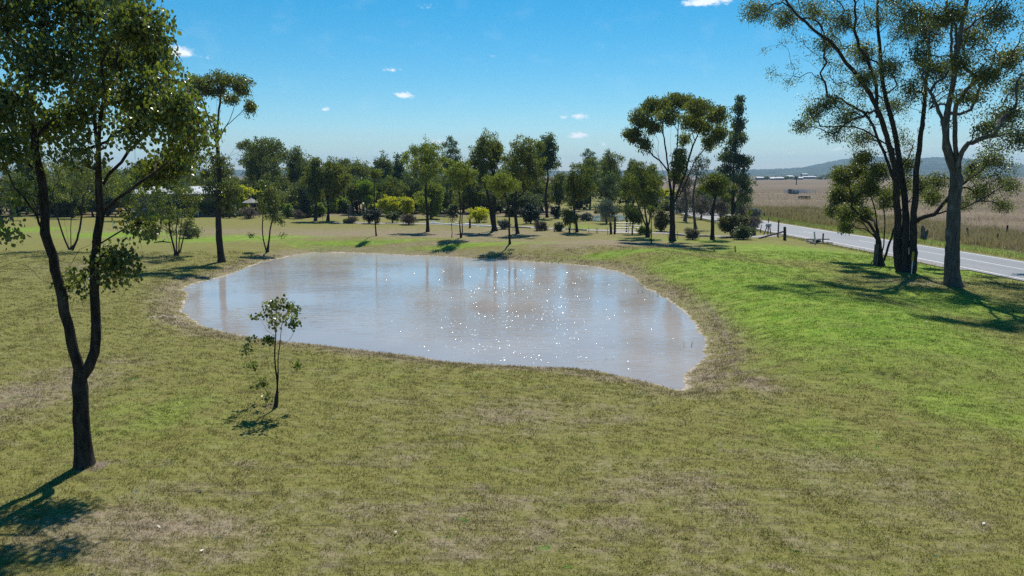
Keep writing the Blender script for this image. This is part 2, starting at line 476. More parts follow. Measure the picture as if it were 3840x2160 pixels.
# ------------------------------------------------------------------ ground sheet
def axis(lo, hi, step, far, grow=1.13):
    a = list(np.arange(lo, hi + 1e-6, step))
    s, q = step, hi
    right = []
    while q < far:
        s *= grow; q += s; right.append(q)
    s, q = step, lo
    left = []
    while q > -far:
        s *= grow; q -= s; left.append(q)
    return np.array(left[::-1] + a + right)
GX = axis(-24, 34, .28, 7000)
GY = axis(8, 66, .28, 7000)
XX, YY = np.meshgrid(GX, GY)
ZZ = terrain(XX, YY)
sd, sw = shore_dist(XX, YY)
sd = sd.reshape(XX.shape); sw = sw.reshape(XX.shape)
rc = road_cx(YY)
across = ss(XX - rc, 6.5, 9.0)
beyond = np.maximum(across, ss(YY, 330, 420))
green = cover('green', XX, YY)
# verge by the far edge of the road and the soak across the paddock stay green
green = np.maximum(green, .8 * np.exp(-((XX - rc - 7.2) / 1.5) ** 2) * (YY < 200))
soak = G(3000, 765); soak2 = G(3300, 800)
green = np.maximum(green, across * .38 * np.exp(-((YY - soak[1] + 14) / 13) ** 2))
green = np.maximum(green, across * .25 * np.exp(-((XX - 66) / 16) ** 2 - ((YY - 82) / 14) ** 2))
dry = cover('dry', XX, YY)
ring = np.exp(-((np.clip(sd, 0, 99) - .7) / 1.2) ** 2) * (sd > -.5)
dry = np.maximum(dry, .55 * ring)
green = green * (1 - .6 * ring)
mud = np.exp(-((sd - .02) / .30) ** 2) * .66 + np.where(sd < -.1, .6, 0)
flat = G(640, 1190)
mud = np.maximum(mud, .72 * np.exp(-((XX - flat[0]) / 1.2) ** 2 - ((YY - flat[1]) / .9) ** 2))
soil = .62 * ss(YY, 108, 118) * ss(XX, 16, 6) * ss(YY, 260, 200)
# worn cattle pad on the inner face of the bank
pad_px = [(2640,1130),(2668,1165),(2690,1200),(2712,1240),(2735,1280),(2742,1320),(2745,1370),(2780,1420)]
pp = np.array([G(*q)[:2] for q in pad_px])
for i in range(len(pp) - 1):
    for t in np.linspace(0, 1, 8):
        c = pp[i] * (1 - t) + pp[i + 1] * t
        soil = np.maximum(soil, .72 * np.exp(-((XX - c[0]) ** 2 + (YY - c[1]) ** 2) / .26 ** 2))
for (px, py, rr, a) in [(360, 1745, .55, .75), (1010, 1520, .6, .6), (3390, 1020, 2.2, .45), (3570, 1075, 1.6, .4), (1060, 1525, .5, .55)]:
    c = G(px, py)
    soil = np.maximum(soil, a * np.exp(-((XX - c[0]) ** 2 + (YY - c[1]) ** 2) / rr ** 2))
nx, ny = len(GX), len(GY)
idx = np.arange(nx * ny).reshape(ny, nx)
quads = np.stack([idx[:-1, :-1], idx[:-1, 1:], idx[1:, 1:], idx[1:, :-1]], -1).reshape(-1, 4)
gme = np_mesh('ground', np.stack([XX, YY, ZZ], -1).reshape(-1, 3), [quads],
              {'green': green.ravel(), 'dry': dry.ravel(), 'mud': mud.ravel(), 'soil': soil.ravel(), 'paddock': beyond.ravel()}, smooth=True)
tag(obj('ground', gme, MAT['ground']), kind='structure')

# ------------------------------------------------------------------ pond
def water_mat(name, c1, c2):
    m, nt = new_mat(name)
    p = wpos(nt)
    n = noise(nt, p, .16, 3, .5)
    col = mixc(nt, sstep(nt, n, .35, .65), c1, c2)
    wind = sstep(nt, noise(nt, mapping(nt, p, (.5, 1, 1)), .11, 2, .5), .36, .62)
    w1 = noise(nt, mapping(nt, p, (.75, 3.0, 1), (0, 0, R(7))), 1.0, 2, .5, .25)
    w2 = noise(nt, mapping(nt, p, (1.8, 6.0, 1), (0, 0, R(-6))), 1.0, 2, .5, .2)
    h = mth(nt, 'ADD', mth(nt, 'MULTIPLY', w1, .030), mth(nt, 'MULTIPLY', w2, .010))
    h = mth(nt, 'MULTIPLY', h, mth(nt, 'ADD', .22, mth(nt, 'MULTIPLY', wind, .95)))
    b = nd(nt, 'ShaderNodeBump', {'Height': h, 'Strength': 1.0, 'Distance': 1.0}).outputs[0]
    finish(nt, nd(nt, 'ShaderNodeBsdfPrincipled', {'Base Color': col, 'Roughness': .045, 'IOR': 1.333, 'Normal': b}).outputs[0])
    return m
cen = SHORE.mean(0)
outer = []
for q in SHORE:
    v_ = q - cen
    outer.append(q + v_ / np.hypot(*v_) * .9)
bm = bmesh.new()
bm.faces.new([bm.verts.new((q[0], q[1], ZW)) for q in outer])
bmesh.ops.recalc_face_normals(bm, faces=bm.faces)
if list(bm.faces)[0].normal.z < 0:
    bmesh.ops.reverse_faces(bm, faces=bm.faces)
bmesh.ops.triangulate(bm, faces=bm.faces)
wme = bpy.data.meshes.new('pond_water'); bm.to_mesh(wme); bm.free()
WATER = tag(obj('pond_water', wme, water_mat('muddy pond water', (.260, .240, .230), (.302, .280, .268))), kind='structure')

# added glint facets: small faces tilted to mirror the sun towards the camera
rgw = np.random.default_rng(17)
Vw, Fw = [], []
while len(Fw) < 2300 * 4:
    if rgw.random() < .75:
        px, py = rgw.normal(2080, 330), rgw.uniform(1005, 1390)
    else:
        px, py = rgw.uniform(1250, 2600), rgw.uniform(1000, 1400)
    q = on_plane(px, py, ZW)
    if shore_dist([q[0]], [q[1]])[0][0] > -.5: continue
    sx_, sy_ = rgw.normal(.080, .085), rgw.normal(-.448, .065)
    tl = math.atan(math.hypot(sx_, sy_)); a_ = math.atan2(sy_, sx_)
    f_ = np.array([math.cos(a_), math.sin(a_), 0]); s_ = np.array([-f_[1], f_[0], 0])
    wd, dp_ = rgw.uniform(.008, .030) * (.45 + q[1] / 42), rgw.uniform(.0035, .0105) * (.45 + q[1] / 50)
    top = q + np.array([0, 0, .003 + math.tan(tl) * dp_])
    o = len(Vw)
    c0, c1 = q + f_ * dp_ - s_ * wd / 2, q + f_ * dp_ + s_ * wd / 2
    d0_, d1_ = q - f_ * dp_ * 2.2 - s_ * wd * .4, q - f_ * dp_ * 2.2 + s_ * wd * .4
    low = np.array([0, 0, -.006])
    Vw += [c0 + np.array([0, 0, .003]), c1 + np.array([0, 0, .003]), top + s_ * wd * .3, top - s_ * wd * .3, d0_ + low, d1_ + low]
    Fw += [(o, o + 1, o + 2, o + 3), (o + 3, o + 2, o + 5, o + 4), (o + 1, o + 5, o + 2, o + 2), (o, o + 3, o + 4, o + 4)]
Fq = np.array([f for f in Fw if len(set(f)) == 4]); Ft = np.array([f[:3] for f in Fw if len(set(f)) == 3])
m, nt = new_mat('glint facets')
finish(nt, nd(nt, 'ShaderNodeBsdfPrincipled', {'Base Color': (.28, .26, .255, 1), 'Roughness': .19, 'IOR': 1.333}).outputs[0])
tag(obj('glint_facets', np_mesh('glint_facets', np.array(Vw), [Fq, Ft]), m, WATER), kind='stuff')

# ------------------------------------------------------------------ road, drive, garden path
def ribbon(name, pts, half, mat, lift, zf=None, step=1.0, kind='structure', parent=None, crown=0.0):
    """flat strip following pts (x,y); half = (left, right) offsets"""
    pts = np.array(pts, float)
    seg = np.hypot(*np.diff(pts, axis=0).T)
    s = np.concatenate([[0], np.cumsum(seg)])
    q = np.arange(0, s[-1], step)
    x = np.interp(q, s, pts[:, 0]); y = np.interp(q, s, pts[:, 1])
    tx, ty = np.gradient(x), np.gradient(y)
    l = np.hypot(tx, ty); tx, ty = tx / l, ty / l
    us = np.linspace(half[0], half[1], 5)
    V = []
    for u in us:
        X, Y = x + ty * u, y - tx * u
        zz = terrain(X, Y) if zf is None else zf(X, Y)
        V.append(np.stack([X, Y, zz + lift + crown * (1 - abs(u) / max(abs(half[0]), abs(half[1])))], -1))
    V = np.stack(V, 1)
    n = len(q)
    ix = np.arange(n * 5).reshape(n, 5)
    f = np.stack([ix[:-1, :-1], ix[:-1, 1:], ix[1:, 1:], ix[1:, :-1]], -1).reshape(-1, 4)
    o = obj(name, np_mesh(name, V.reshape(-1, 3), [f], smooth=True), mat, parent)
    if parent is None: tag(o, kind=kind)
    return o
def asphalt():
    m, nt = new_mat('worn asphalt')
    p = wpos(nt)
    n = noise(nt, p, 30, 3, .7)
    big = noise(nt, mapping(nt, p, (1.6, .12, 1)), .8, 3, .6)
    col = mixc(nt, n, (.115, .112, .115), (.20, .197, .20))
    col = mixc(nt, sstep(nt, big, .4, .7, 0, .5), col, (.098, .095, .098))
    b = nd(nt, 'ShaderNodeBump', {'Height': n, 'Strength': .3, 'Distance': .01}).outputs[0]
    finish(nt, nd(nt, 'ShaderNodeBsdfPrincipled', {'Base Color': col, 'Roughness': .58, 'Specular IOR Level': .5, 'Normal': b}).outputs[0])
    return m
MAT['asphalt'] = asphalt()
MAT['paint'] = simple_mat('worn white road paint', (.52, .52, .50), (.78, .78, .76), 20, .7, .1)
MAT['gravel'] = simple_mat('grey gravel', (.17, .155, .145), (.33, .31, .29), 9, .95, .6, .03, .15)
ry = np.concatenate([np.arange(-120, 300, 4.0), np.arange(300, 1500, 25.0)])
rpts = np.stack([road_cx(ry), ry], -1)
flat_road = lambda X, Y: np.full(np.shape(X), -.30)
road = ribbon('road', rpts, (-ROAD_HALF, ROAD_HALF), MAT['asphalt'], .055, flat_road, 2.0, crown=.05)
mk = {'edge_line': [(-3.42, -3.28), (3.28, 3.42)], 'centre_line': [(-.06, .06)]}
for nm, offs in mk.items():
    for a_, b_ in offs:
        near = rpts[(rpts[:, 1] > -30) & (rpts[:, 1] < 240)]
        if nm == 'edge_line':
            ribbon(nm, near, (a_, b_), MAT['paint'], .055 + .05 * (1 - 3.35 / ROAD_HALF) + .008, flat_road, 2.0, parent=road)
        else:
            # broken beyond the trees, continuous close by
            y0 = -30.0
            for (ya, yb) in [(-30, 66)] + [(72 + 12 * k, 75 + 12 * k) for k in range(13)]:
                yy = np.arange(ya, yb + .1, 1.0)
                ribbon(nm, np.stack([road_cx(yy), yy], -1), (a_, b_), MAT['paint'], .055 + .05 + .008, flat_road, 1.0, parent=road)
def pxline(l):
    return [G(*q)[:2] for q in l]
drive = ribbon('driveway', pxline([(1250,835),(1420,838),(1600,840),(1750,845),(1900,851),(2050,857),(2200,863),(2330,869),(2450,873),(2600,883),(2700,887),(2800,890),(2860,888)]) + [(31.2, 84)],
               (-1.0, 1.0), MAT['gravel'], .035, step=.7)
apron = pxline([(2960, 888), (3040, 897), (3110, 905), (3160, 917)])
ribbon('gravel_shoulder', [(31.6, 92), (32.0, 84), (32.4, 76), (32.7, 68), (32.9, 60), (33.0, 52)], (-1.2, .75), MAT['gravel'], .05, step=.8)

# ------------------------------------------------------------------ tree generator
def smooth_line(P, step):
    """Catmull-Rom through P, resampled to about step metres"""
    P = np.asarray(P, float)
    if len(P) == 2:
        n = max(2, int(np.linalg.norm(P[1] - P[0]) / step) + 1)
        return P[0] + (P[1] - P[0]) * np.linspace(0, 1, n)[:, None]
    Q = np.vstack([2 * P[0] - P[1], P, 2 * P[-1] - P[-2]])
    out = []
    for i in range(1, len(Q) - 2):
        n = max(1, int(np.linalg.norm(Q[i + 1] - Q[i]) / step))
        for t in np.arange(n) / n:
            a, b, c, d = Q[i - 1], Q[i], Q[i + 1], Q[i + 2]
            out.append(.5 * (2 * b + (c - a) * t + (2 * a - 5 * b + 4 * c - d) * t * t + (3 * b - 3 * c + d - a) * t ** 3))
    out.append(Q[-2])
    return np.array(out)

def skeleton(limbs, clumps, rg, bf=.35, step=.35, attach_from=.0, wob=.06, twigs=0, clump_r=.4):
    pos, par, pl, ok, tips = [], [], [], [], []
    lid = {}
    def add(p, parent, can=True):
        pos.append(np.asarray(p, float)); par.append(parent)
        pl.append(0 if parent < 0 else pl[parent] + np.linalg.norm(pos[-1] - pos[parent])); ok.append(can)
        return len(pos) - 1
    for li, L in enumerate(limbs):
        L = smooth_line(L, step)
        if li == 0 or L is None:
            prev = -1
            z0, z1 = L[0][2], L[-1][2]
            for p in L:
                prev = add(p, prev, p[2] > z0 + attach_from)
                lid.setdefault(li, []).append(prev)
            base = 0
        else:
            A = np.array(pos)
            j = int(np.argmin(np.linalg.norm(A - L[0], axis=1)))
            prev = j
            st = 0 if np.linalg.norm(A[j] - L[0]) > step * .8 else 1
            for p in L[st:]:
                prev = add(p + rg.normal(0, wob * .25, 3), prev, p[2] > z0 + attach_from)
                lid.setdefault(li, []).append(prev)
        tips.append(prev)
    C = np.asarray(clumps, float)
    left = np.ones(len(C), bool)
    best = np.full(len(C), 1e9); bpar = np.zeros(len(C), int)
    def relax(ids):
        nonlocal best, bpar
        for j in ids:
            if not ok[j]: continue
            v = C - pos[j]
            d = np.linalg.norm(v, axis=1)
            cost = d + bf * pl[j] + .55 * np.maximum(-v[:, 2], 0)
            m = cost < best
            best = np.where(m, cost, best); bpar = np.where(m, j, bpar)
    relax(range(len(pos)))
    cl_node = [0] * len(C)
    for _ in range(len(C)):
        k = int(np.argmin(np.where(left, best, 1e12)))
        left[k] = False
        a = pos[bpar[k]]; b = C[k]
        L = np.linalg.norm(b - a)
        n = max(1, int(L / step))
        prev = bpar[k]; new = []
        side = rg.normal(0, 1, 3)
        for i in range(1, n + 1):
            t = i / n
            p = a + (b - a) * t + (side * .07 * L + np.array([0, 0, .10 * L])) * math.sin(math.pi * t) + (rg.normal(0, wob, 3) if i < n else 0)
            prev = add(p, prev); new.append(prev)
        cl_node[k] = prev
        relax(new)
        best[k] = 1e12
    leafnodes = list(range(len(C)))
    for k in range(len(C)):
        for _ in range(twigs):
            v = rg.normal(0, 1, 3); v /= np.linalg.norm(v)
            v[2] -= .15
            mid = add(pos[cl_node[k]] + v * clump_r * .5 + rg.normal(0, .03, 3), cl_node[k], False)
            add(pos[cl_node[k]] + v * clump_r * .95 + rg.normal(0, .05, 3), mid, False)
    return np.array(pos), np.array(par), lid

def radii(pos, par, root_r, tip_r):
    n = len(pos)
    cnt = np.zeros(n)
    kids = np.bincount(par[par >= 0], minlength=n)
    cnt[kids == 0] = 1
    for i in range(n - 1, 0, -1):
        cnt[par[i]] += cnt[i]
    e = math.log(max(cnt[0], 2)) / math.log(root_r / tip_r)
    r_ = tip_r * cnt ** (1 / e)
    plen = np.zeros(n)
    for i in range(1, n):
        plen[i] = plen[par[i]] + np.linalg.norm(pos[i] - pos[par[i]])
    return np.maximum(r_ * (1 - .55 * np.clip(plen / plen.max(), 0, 1) ** .6), np.minimum(r_, tip_r))

def tubes(pos, par, rad, flare=0.0, rg=None):
    """tube mesh over the whole skeleton, chain by chain"""
    n = len(pos)
    ch = [[] for _ in range(n)]
    for i in range(1, n):
        if par[i] >= 0: ch[par[i]].append(i)
    V, F3, F4 = [], [], []
    base = 0
    starts = [(-1, i) for i in range(n) if par[i] < 0]
    while starts:
        p0, i = starts.pop()
        chain = [p0] if p0 >= 0 else []
        while True:
            chain.append(i)
            if not ch[i]: break
            k = max(ch[i], key=lambda q: rad[q])
            for q in ch[i]:
                if q != k: starts.append((i, q))
            i = k
        if len(chain) < 2: continue
        P = pos[chain]
        r_ = rad[chain].copy()
        if p0 >= 0: r_[0] = min(r_[0], r_[1] * 1.25)
        r_[-1] *= .5
        T = np.gradient(P, axis=0)
        T /= np.maximum(np.linalg.norm(T, axis=1), 1e-9)[:, None]
        s = 10 if r_.max() > .09 else 7 if r_.max() > .04 else 5 if r_.max() > .018 else 3
        ref = np.array([.31, .95, .05]) if abs(T[0][1]) < .9 else np.array([1.0, .1, 0])
        A = np.cross(T, ref); A /= np.maximum(np.linalg.norm(A, axis=1), 1e-9)[:, None]
        B = np.cross(T, A)
        th = np.arange(s) * 2 * math.pi / s
        rr = np.repeat(r_[:, None], s, 1)
        if rg is not None and s >= 7:
            rr = rr * (1 + rg.normal(0, .05, rr.shape))
        if flare and p0 < 0:
            h = np.linalg.norm(P - P[0], axis=1)
            rr = rr * (1 + flare * np.exp(-h / .35))[:, None] * (1 + .10 * flare * np.exp(-h / .5)[:, None] * np.sin(3 * th + 1)[None])
        ring = P[:, None] + rr[..., None] * (np.cos(th)[None, :, None] * A[:, None] + np.sin(th)[None, :, None] * B[:, None])
        V.append(ring.reshape(-1, 3))
        m = len(P)
        ix = base + np.arange(m * s).reshape(m, s)
        nx_ = np.roll(ix, -1, 1)
        F4.append(np.stack([ix[:-1], nx_[:-1], nx_[1:], ix[1:]], -1).reshape(-1, 4))
        base += m * s
    return np.concatenate(V), [np.concatenate(F4)]

def leaves(centres, rads, per, size, rg, droop=.7, flat=.8, shape='leaf', aspect=.62, crisp=.5, tone=None):
    """leaf mesh arrays; centres (n,3), rads (n,), per leaves each"""
    n = len(centres)
    N = n * per
    c = np.repeat(np.arange(n), per)
    v = rg.normal(0, 1, (N, 3)); v /= np.linalg.norm(v, axis=1)[:, None]
    v *= (rg.random(N) ** crisp)[:, None]
    v[:, 2] *= flat
    P = centres[c] + v * rads[c][:, None]
    ax = rg.normal(0, 1, (N, 3)); ax /= np.linalg.norm(ax, axis=1)[:, None]
    ax = ax * (1 - droop * .6) + np.array([0, 0, -droop])
    ax /= np.linalg.norm(ax, axis=1)[:, None]
    sd_ = np.cross(ax, rg.normal(0, 1, (N, 3)))
    sd_ /= np.maximum(np.linalg.norm(sd_, axis=1), 1e-6)[:, None]
    nm = np.cross(ax, sd_)
    L = size * rg.uniform(.65, 1.3, N)
    Wd = L * aspect * rg.uniform(.8, 1.15, N)
    if shape == 'leaf':
        prof = [(0, 0), (.22, .42), (.55, .5), (1, 0), (.55, -.5), (.22, -.42)]
        fold = [0, .10, .12, 0, .12, .10]
    else:
        prof = [(0, 0), (.45, .5), (1, 0), (.45, -.5)]
        fold = [0, .08, 0, .08]
    k = len(prof)
    V = np.stack([P + ax * (L * a)[:, None] + sd_ * (Wd * b)[:, None] + nm * (Wd * f)[:, None] for (a, b), f in zip(prof, fold)], 1)
    F = np.arange(N * k).reshape(N, k)
    ct = rg.random(n) if tone is None else tone
    rv = np.clip(.55 * ct[c] + .45 * rg.random(N) + rg.normal(0, .04, N), 0, 1)
    r2 = .5 * rg.random(n)[c] + .5 * rg.random(N)
    return V.reshape(-1, 3), [F], {'rnd': np.repeat(rv, k), 'rnd2': np.repeat(r2, k)}

def blob_points(blobs, rg):
    """clump centres inside ellipsoids (centre, radii, n), biased to the outer shell"""
    out = []
    for c, r3, n in blobs:
        v = rg.normal(0, 1, (n, 3)); v /= np.linalg.norm(v, axis=1)[:, None]
        v *= (rg.random(n) ** .45)[:, None]
        out.append(np.asarray(c) + v * np.asarray(r3))
    return np.concatenate(out)

def plant_tree(name, label, cat, base_px, blobs, limbs=None, seed=1, leaf='gum_olive', bark='bark_grey', root_px=None, root_r=None, tip_r=None, per=60,
               size=None, clump=None, bf=.35, twigs=0, droop=.7, group=None, depth=None, attach=0.0, spread=.45, aspect=.62, deep=.85,
               extra_stems=None, flare=.35, bark2=None, crisp=.5, wob=None, shape=None, flat=.8, dens=1.0, limb_px=None):
    """a tree whose foot stands on the ground under base_px; blobs/limbs are photo pixels read at that distance"""
    rg = np.random.default_rng(seed)
    base = G(*base_px) if depth is None else None
    if base is None:
        q = D(base_px[0], base_px[1], depth); base = on_ground(q[0], q[1])
    Y = base[1]
    m_px = Y / (FPX * .99)
    size = size or max(.085, Y * .0021)
    clump = clump or max(.34, Y * .0062)
    xs = [b[0] for b in blobs]; wid = (max(b[0] + b[2] for b in blobs) - min(b[0] - b[2] for b in blobs)) * m_px
    bl = []
    for b in blobs:
        cx, cy, rx, ry, n = b[:5]
        off = b[5] if len(b) > 5 else rg.uniform(-1, 1) * spread * wid * .5
        c = D(cx, cy, Y + off)
        mp = (Y + off) / (FPX * .99)
        bl.append((c, (max(rx * mp - clump * .45, .05), max(rx * mp * deep - clump * .45, .05), max(ry * mp - clump * .45, .05)), max(1, int(round(n * dens)))))
    C = blob_points(bl, rg)
    C[:, 2] = np.maximum(C[:, 2], base[2] + clump * .5)
    if limbs is None:
        mid = C.mean(0)
        top = C[:, 2].max()
        tp = np.array([mid[0], mid[1], base[2] + (top - base[2]) * .72])
        j = rg.normal(0, .03, (2, 3)) * np.linalg.norm(tp - base)
        limbs_w = [np.array([base - [0, 0, .15], base + (tp - base) * .35 + j[0] * [1, 1, 0], base + (tp - base) * .7 + j[1] * [1, 1, 0], tp])]
    else:
        limbs_w = []
        for li, L in enumerate(limbs):
            sl = rg.uniform(-.35, .35) if li else rg.uniform(-.05, .05)
            if limbs_w:
                p0 = np.array(L[0][:2], float)
                prev = np.concatenate([np.array(q_) for q_ in raw[:li]])
                j = int(np.argmin(np.hypot(*(prev[:, :2] - p0).T)))
                o0 = prev[j, 2]
            else:
                o0 = 0.0; raw = []
            acc, pts3 = o0, []
            for i, q in enumerate(L):
                if len(q) > 2: acc = q[2]
                elif i: acc += sl * math.hypot(q[0] - L[i - 1][0], q[1] - L[i - 1][1]) * m_px
                pts3.append((q[0], q[1], acc))
            raw.append(np.array(pts3))
            limbs_w.append(np.array([D(q[0], q[1], Y + q[2]) for q in pts3]))
        limbs_w[0][0] = base - np.array([0, 0, .15])
    step = max(.22, min(.8, Y * .007))
    pos, par, lid = skeleton(limbs_w, C, rg, bf, step, attach, (wob if wob is not None else .045 + Y * .0006), twigs, clump)
    rr = root_r or (root_px * m_px / 2 if root_px else .12)
    tr = tip_r or max(.006, Y * .00016)
    rad = radii(pos, par, rr, tr)
    for li, w_ in (limb_px or {}).items():
        ids = lid[li]
        for j, i in enumerate(ids):
            t = j / max(len(ids) - 1, 1)
            rad[i] = max(rad[i] if rad[i] < w_ * m_px else 0, w_ * m_px * .5 * (1 - .78 * t ** .8))
    e = empty(name, base, label, cat, group)
    V, F = tubes(pos - base, par, rad, flare, rg)
    obj('trunk', np_mesh('trunk', V, F, smooth=True), MAT[bark], e)
    for L in (extra_stems or []):
        # further stems from the same root
        Lw = np.array([D(q[0], q[1], Y + (q[2] if len(q) > 2 else 0)) for q in L])
        Lw[0][2] = base[2] - .1
        q_ = smooth_line(Lw, step)
        q_[1:-1] += rg.normal(0, .02, q_[1:-1].shape)
        pr = np.arange(-1, len(q_) - 1)
        r0 = rr * rg.uniform(.6, .85)
        V, F = tubes(q_ - base, pr, np.linspace(r0, r0 * .35, len(q_)), flare, rg)
        obj('trunk', np_mesh('trunk', V, F, smooth=True), MAT[bark], e)
    rads = clump * rg.uniform(.7, 1.3, len(C))
    V, F, A = leaves(C - base, rads, per, size, rg, droop, flat, shape or ('leaf' if Y < 45 else 'quad'), aspect, crisp)
    obj('crown', np_mesh('crown', V, F, A), MAT[leaf], e)
    return e

def box_blobs(x0, y0, x1, y1, n, rg, shape='oval', lobes=8, smin=.46, smax=.62):
    """split a crown's bounding box into uneven lobes"""
    cx, cy, rx, ry = (x0 + x1) / 2, (y0 + y1) / 2, (x1 - x0) / 2, (y1 - y0) / 2
    out = []
    per = max(2, n // lobes)
    if shape == 'oval' and lobes > 4:
        out.append((cx, cy, rx * .6, ry * .6, per))
        for _ in range(4):
            a = rg.uniform(-.9, math.pi + .9)
            q = rg.uniform(.85, 1.08)
            out.append((cx + math.cos(a) * rx * q, cy + math.sin(a) * ry * q, rx * rg.uniform(.16, .3), ry * rg.uniform(.12, .22), max(2, per // 4)))
    for i in range(lobes):
        if shape == 'cone':
            t = (i + .5) / lobes
            w = rx * (.22 + .78 * t)
            out.append((cx + rg.uniform(-.2, .2) * rx, y0 + t * 2 * ry, w, ry * .22, max(2, int(per * (.4 + 1.2 * t)))))
        else:
            a = 2 * math.pi * (i + rg.uniform(-.3, .3)) / lobes
            q = rg.uniform(.42, .60)
            s = rg.uniform(smin, smax)
            out.append((cx + math.cos(a) * rx * q, cy + math.sin(a) * ry * q, rx * s, ry * s, per))
    return out

# ------------------------------------------------------------------ the large trees
plant_tree('gum_tree', 'gum tree forking low into two dark trunks on the lawn, with a dense crown', 'tree', (315, 1747),
    [(-120,120,150,150,12),(60,40,170,140,22),(300,20,190,130,26),(510,90,110,110,18),(575,220,60,110,12),(430,230,110,100,18),(160,230,150,110,20),(10,380,120,120,16),(-120,420,130,140,10),
     (560,390,100,80,14),(655,420,80,100,14),(700,520,55,90,9),(640,610,100,60,12),(490,480,60,50,5),(300,400,70,70,8),(190,460,110,60,10),(20,560,80,60,7),(290,560,70,45,4),(570,650,60,50,6),
     (745,470,22,45,3),(440,-60,120,80,12),(200,-90,160,90,14),(430,985,48,75,9,.35),(292,1058,22,28,2,.1),(520,832,62,20,5,.5),(70,720,60,50,3),(-20,850,40,40,2),(330,330,120,70,7),(470,340,70,60,4),(80,500,120,70,5),(300,160,230,150,14),(620,300,60,60,5)],
    [[(315,1747,0),(308,1620,0),(302,1500,0),(304,1420,0),(331,1380,0),(356,1318,.05),(360,1214,.1),(354,1090,.12),(356,986,.15),(364,883,.2),(377,800,.2),(372,725,.2),(369,587,.2),(376,449,.2),(388,380,.2),(428,262,.2),(450,150,.2)],
     [(304,1440,0),(296,1390,-.05),(265,1276,-.1),(244,1173,-.15),(230,1110,-.2),(213,1048,-.2),(197,966,-.2),(170,875,-.2),(172,794,-.2),(155,670,-.2),(138,600,-.2),(128,518,-.2),(103,386,-.2),(100,260,-.2)],
     [(155,670,-.2),(90,593,-.4),(41,510,-.6),(7,440,-.8),(-40,330,-.9)],
     [(370,600,.2),(359,483,0),(345,345,-.2),(310,200,-.4),(290,80,-.5)],
     [(374,700,.2),(390,690,.3),(449,607,.5),(511,538,.7),(573,483,.9)],
     [(372,800,.2),(386,790,.25),(442,745,.4),(525,683,.6),(621,614,.8)],
     [(362,925,.2),(376,915,.25),(476,852,.5),(552,821,.6)],
     [(213,1060,-.2),(203,1069,-.25),(153,1044,-.4),(104,999,-.5),(54,982,-.6),(0,1003,-.7),(-60,1020,-.8)],
     [(240,1140,-.15),(242,1090,-.1),(236,1044,0),(262,1000,.05),(269,982,.05),(306,976,.1),(331,999,.1),(318,1035,.1),(300,1050,.1)],
     [(266,984,.05),(294,932,.1),(348,916,.15)],
     [(168,865,-.2),(148,843,-.3),(121,774,-.5),(52,698,-.7),(7,602,-.9)],
     [(121,774,-.5),(60,800,-.8),(0,826,-1.0),(-60,830,-1.2)],
     [(358,960,.15),(400,945,.3),(430,930,.35)]],
    seed=21, leaf='gum_near', bark='bark_dark', root_px=66, tip_r=.005, per=52, size=.092, clump=.50, crisp=.36, dens=1.75, bf=.30, twigs=3, droop=.75, attach=3.3, spread=.55, aspect=.72)

plant_tree('gum_tree', 'slender gum with a flat umbrella crown on bare limbs beside the pond edge', 'tree', (832, 983),
    [(755,310,66,36,26),(840,298,86,34,30),(910,325,52,42,20),(725,352,34,44,12),(938,400,18,40,8),(800,340,56,30,14),(868,365,40,26,8),(715,420,14,34,3),(826,640,58,50,18),(868,715,42,62,18),(792,700,40,52,12),(820,590,34,34,8),(745,600,44,26,6),
     (840,770,40,34,8),(765,650,30,30,4)],
    [[(832,983,0),(822,900,0),(818,780,0),(824,650,0),(816,560,0),(812,520,0)],[(812,520),(792,470),(770,410),(752,345)],[(813,515),(818,450),(824,390),(834,325)],[(815,535),(850,470),(880,400),(902,345)],[(845,478),(895,430),(935,395)],
     [(800,490),(812,430),(806,350)],[(826,620),(880,560),(925,520)],[(826,610),(885,575),(945,545)],[(818,570),(770,530),(730,470)],[(822,780),(795,730),(780,690)]],
    seed=7, leaf='gum_dark', bark='bark_dark', root_px=27, per=50, size=.15, clump=.46, dens=1.7, bf=.5, twigs=1, attach=3.5, droop=.7)

plant_tree('gum_tree', 'bushy gum with a fan of many thin stems beside the purplish lawn shrub', 'tree', (662, 958),
    [(600,760,48,60,20),(660,720,60,40,22),(720,760,44,60,20),(640,810,70,50,24),(700,840,50,40,14),(575,810,30,40,8),(735,870,22,34,8),(655,870,40,20,5),(590,860,24,24,3)],
    [[(655,958,0),(645,900,.1),(632,840,.2),(622,780,.3)],[(662,955,0),(662,880,-.1),(664,810,-.2),(662,740,-.3)],[(668,957,0),(674,890,.2),(680,820,.4),(690,760,.6)],[(672,957,0),(686,900,0),(700,850,-.2),(722,800,-.4)],
     [(652,955,0),(640,920,-.3),(622,870,-.5),(598,820,-.7)],[(664,955),(650,880,-.4),(640,800,-.5)]],
    seed=9, leaf='gum_near', bark='bark_dark', root_r=.19, per=52, size=.135, clump=.42, bf=.6, droop=.6, attach=2.2)

plant_tree('gum_tree', 'small twin-stemmed gum on the grass at the far end of the clay shoreline', 'tree', (1001, 944),
    [(1000,720,36,44,18),(975,760,24,40,10),(1030,770,30,50,16),(1015,810,40,34,12),(985,690,20,22,5),(1050,830,14,24,4),(1058,880,8,8,1),(940,880,8,8,1),(1030,690,20,20,5)],
    [[(995,944,0),(988,900,0),(984,850,.1),(988,780,.1),(1000,720,.1)],[(1008,943,0),(1010,890,-.1),(1016,840,-.2),(1030,790,-.2),(1034,740,-.2)],[(988,905),(965,890),(942,880)],[(1012,900),(1035,890),(1058,880)]],
    seed=12, leaf='gum_dark', bark='bark_dark', root_r=.13, per=46, size=.15, clump=.42, bf=.5, attach=1.4)

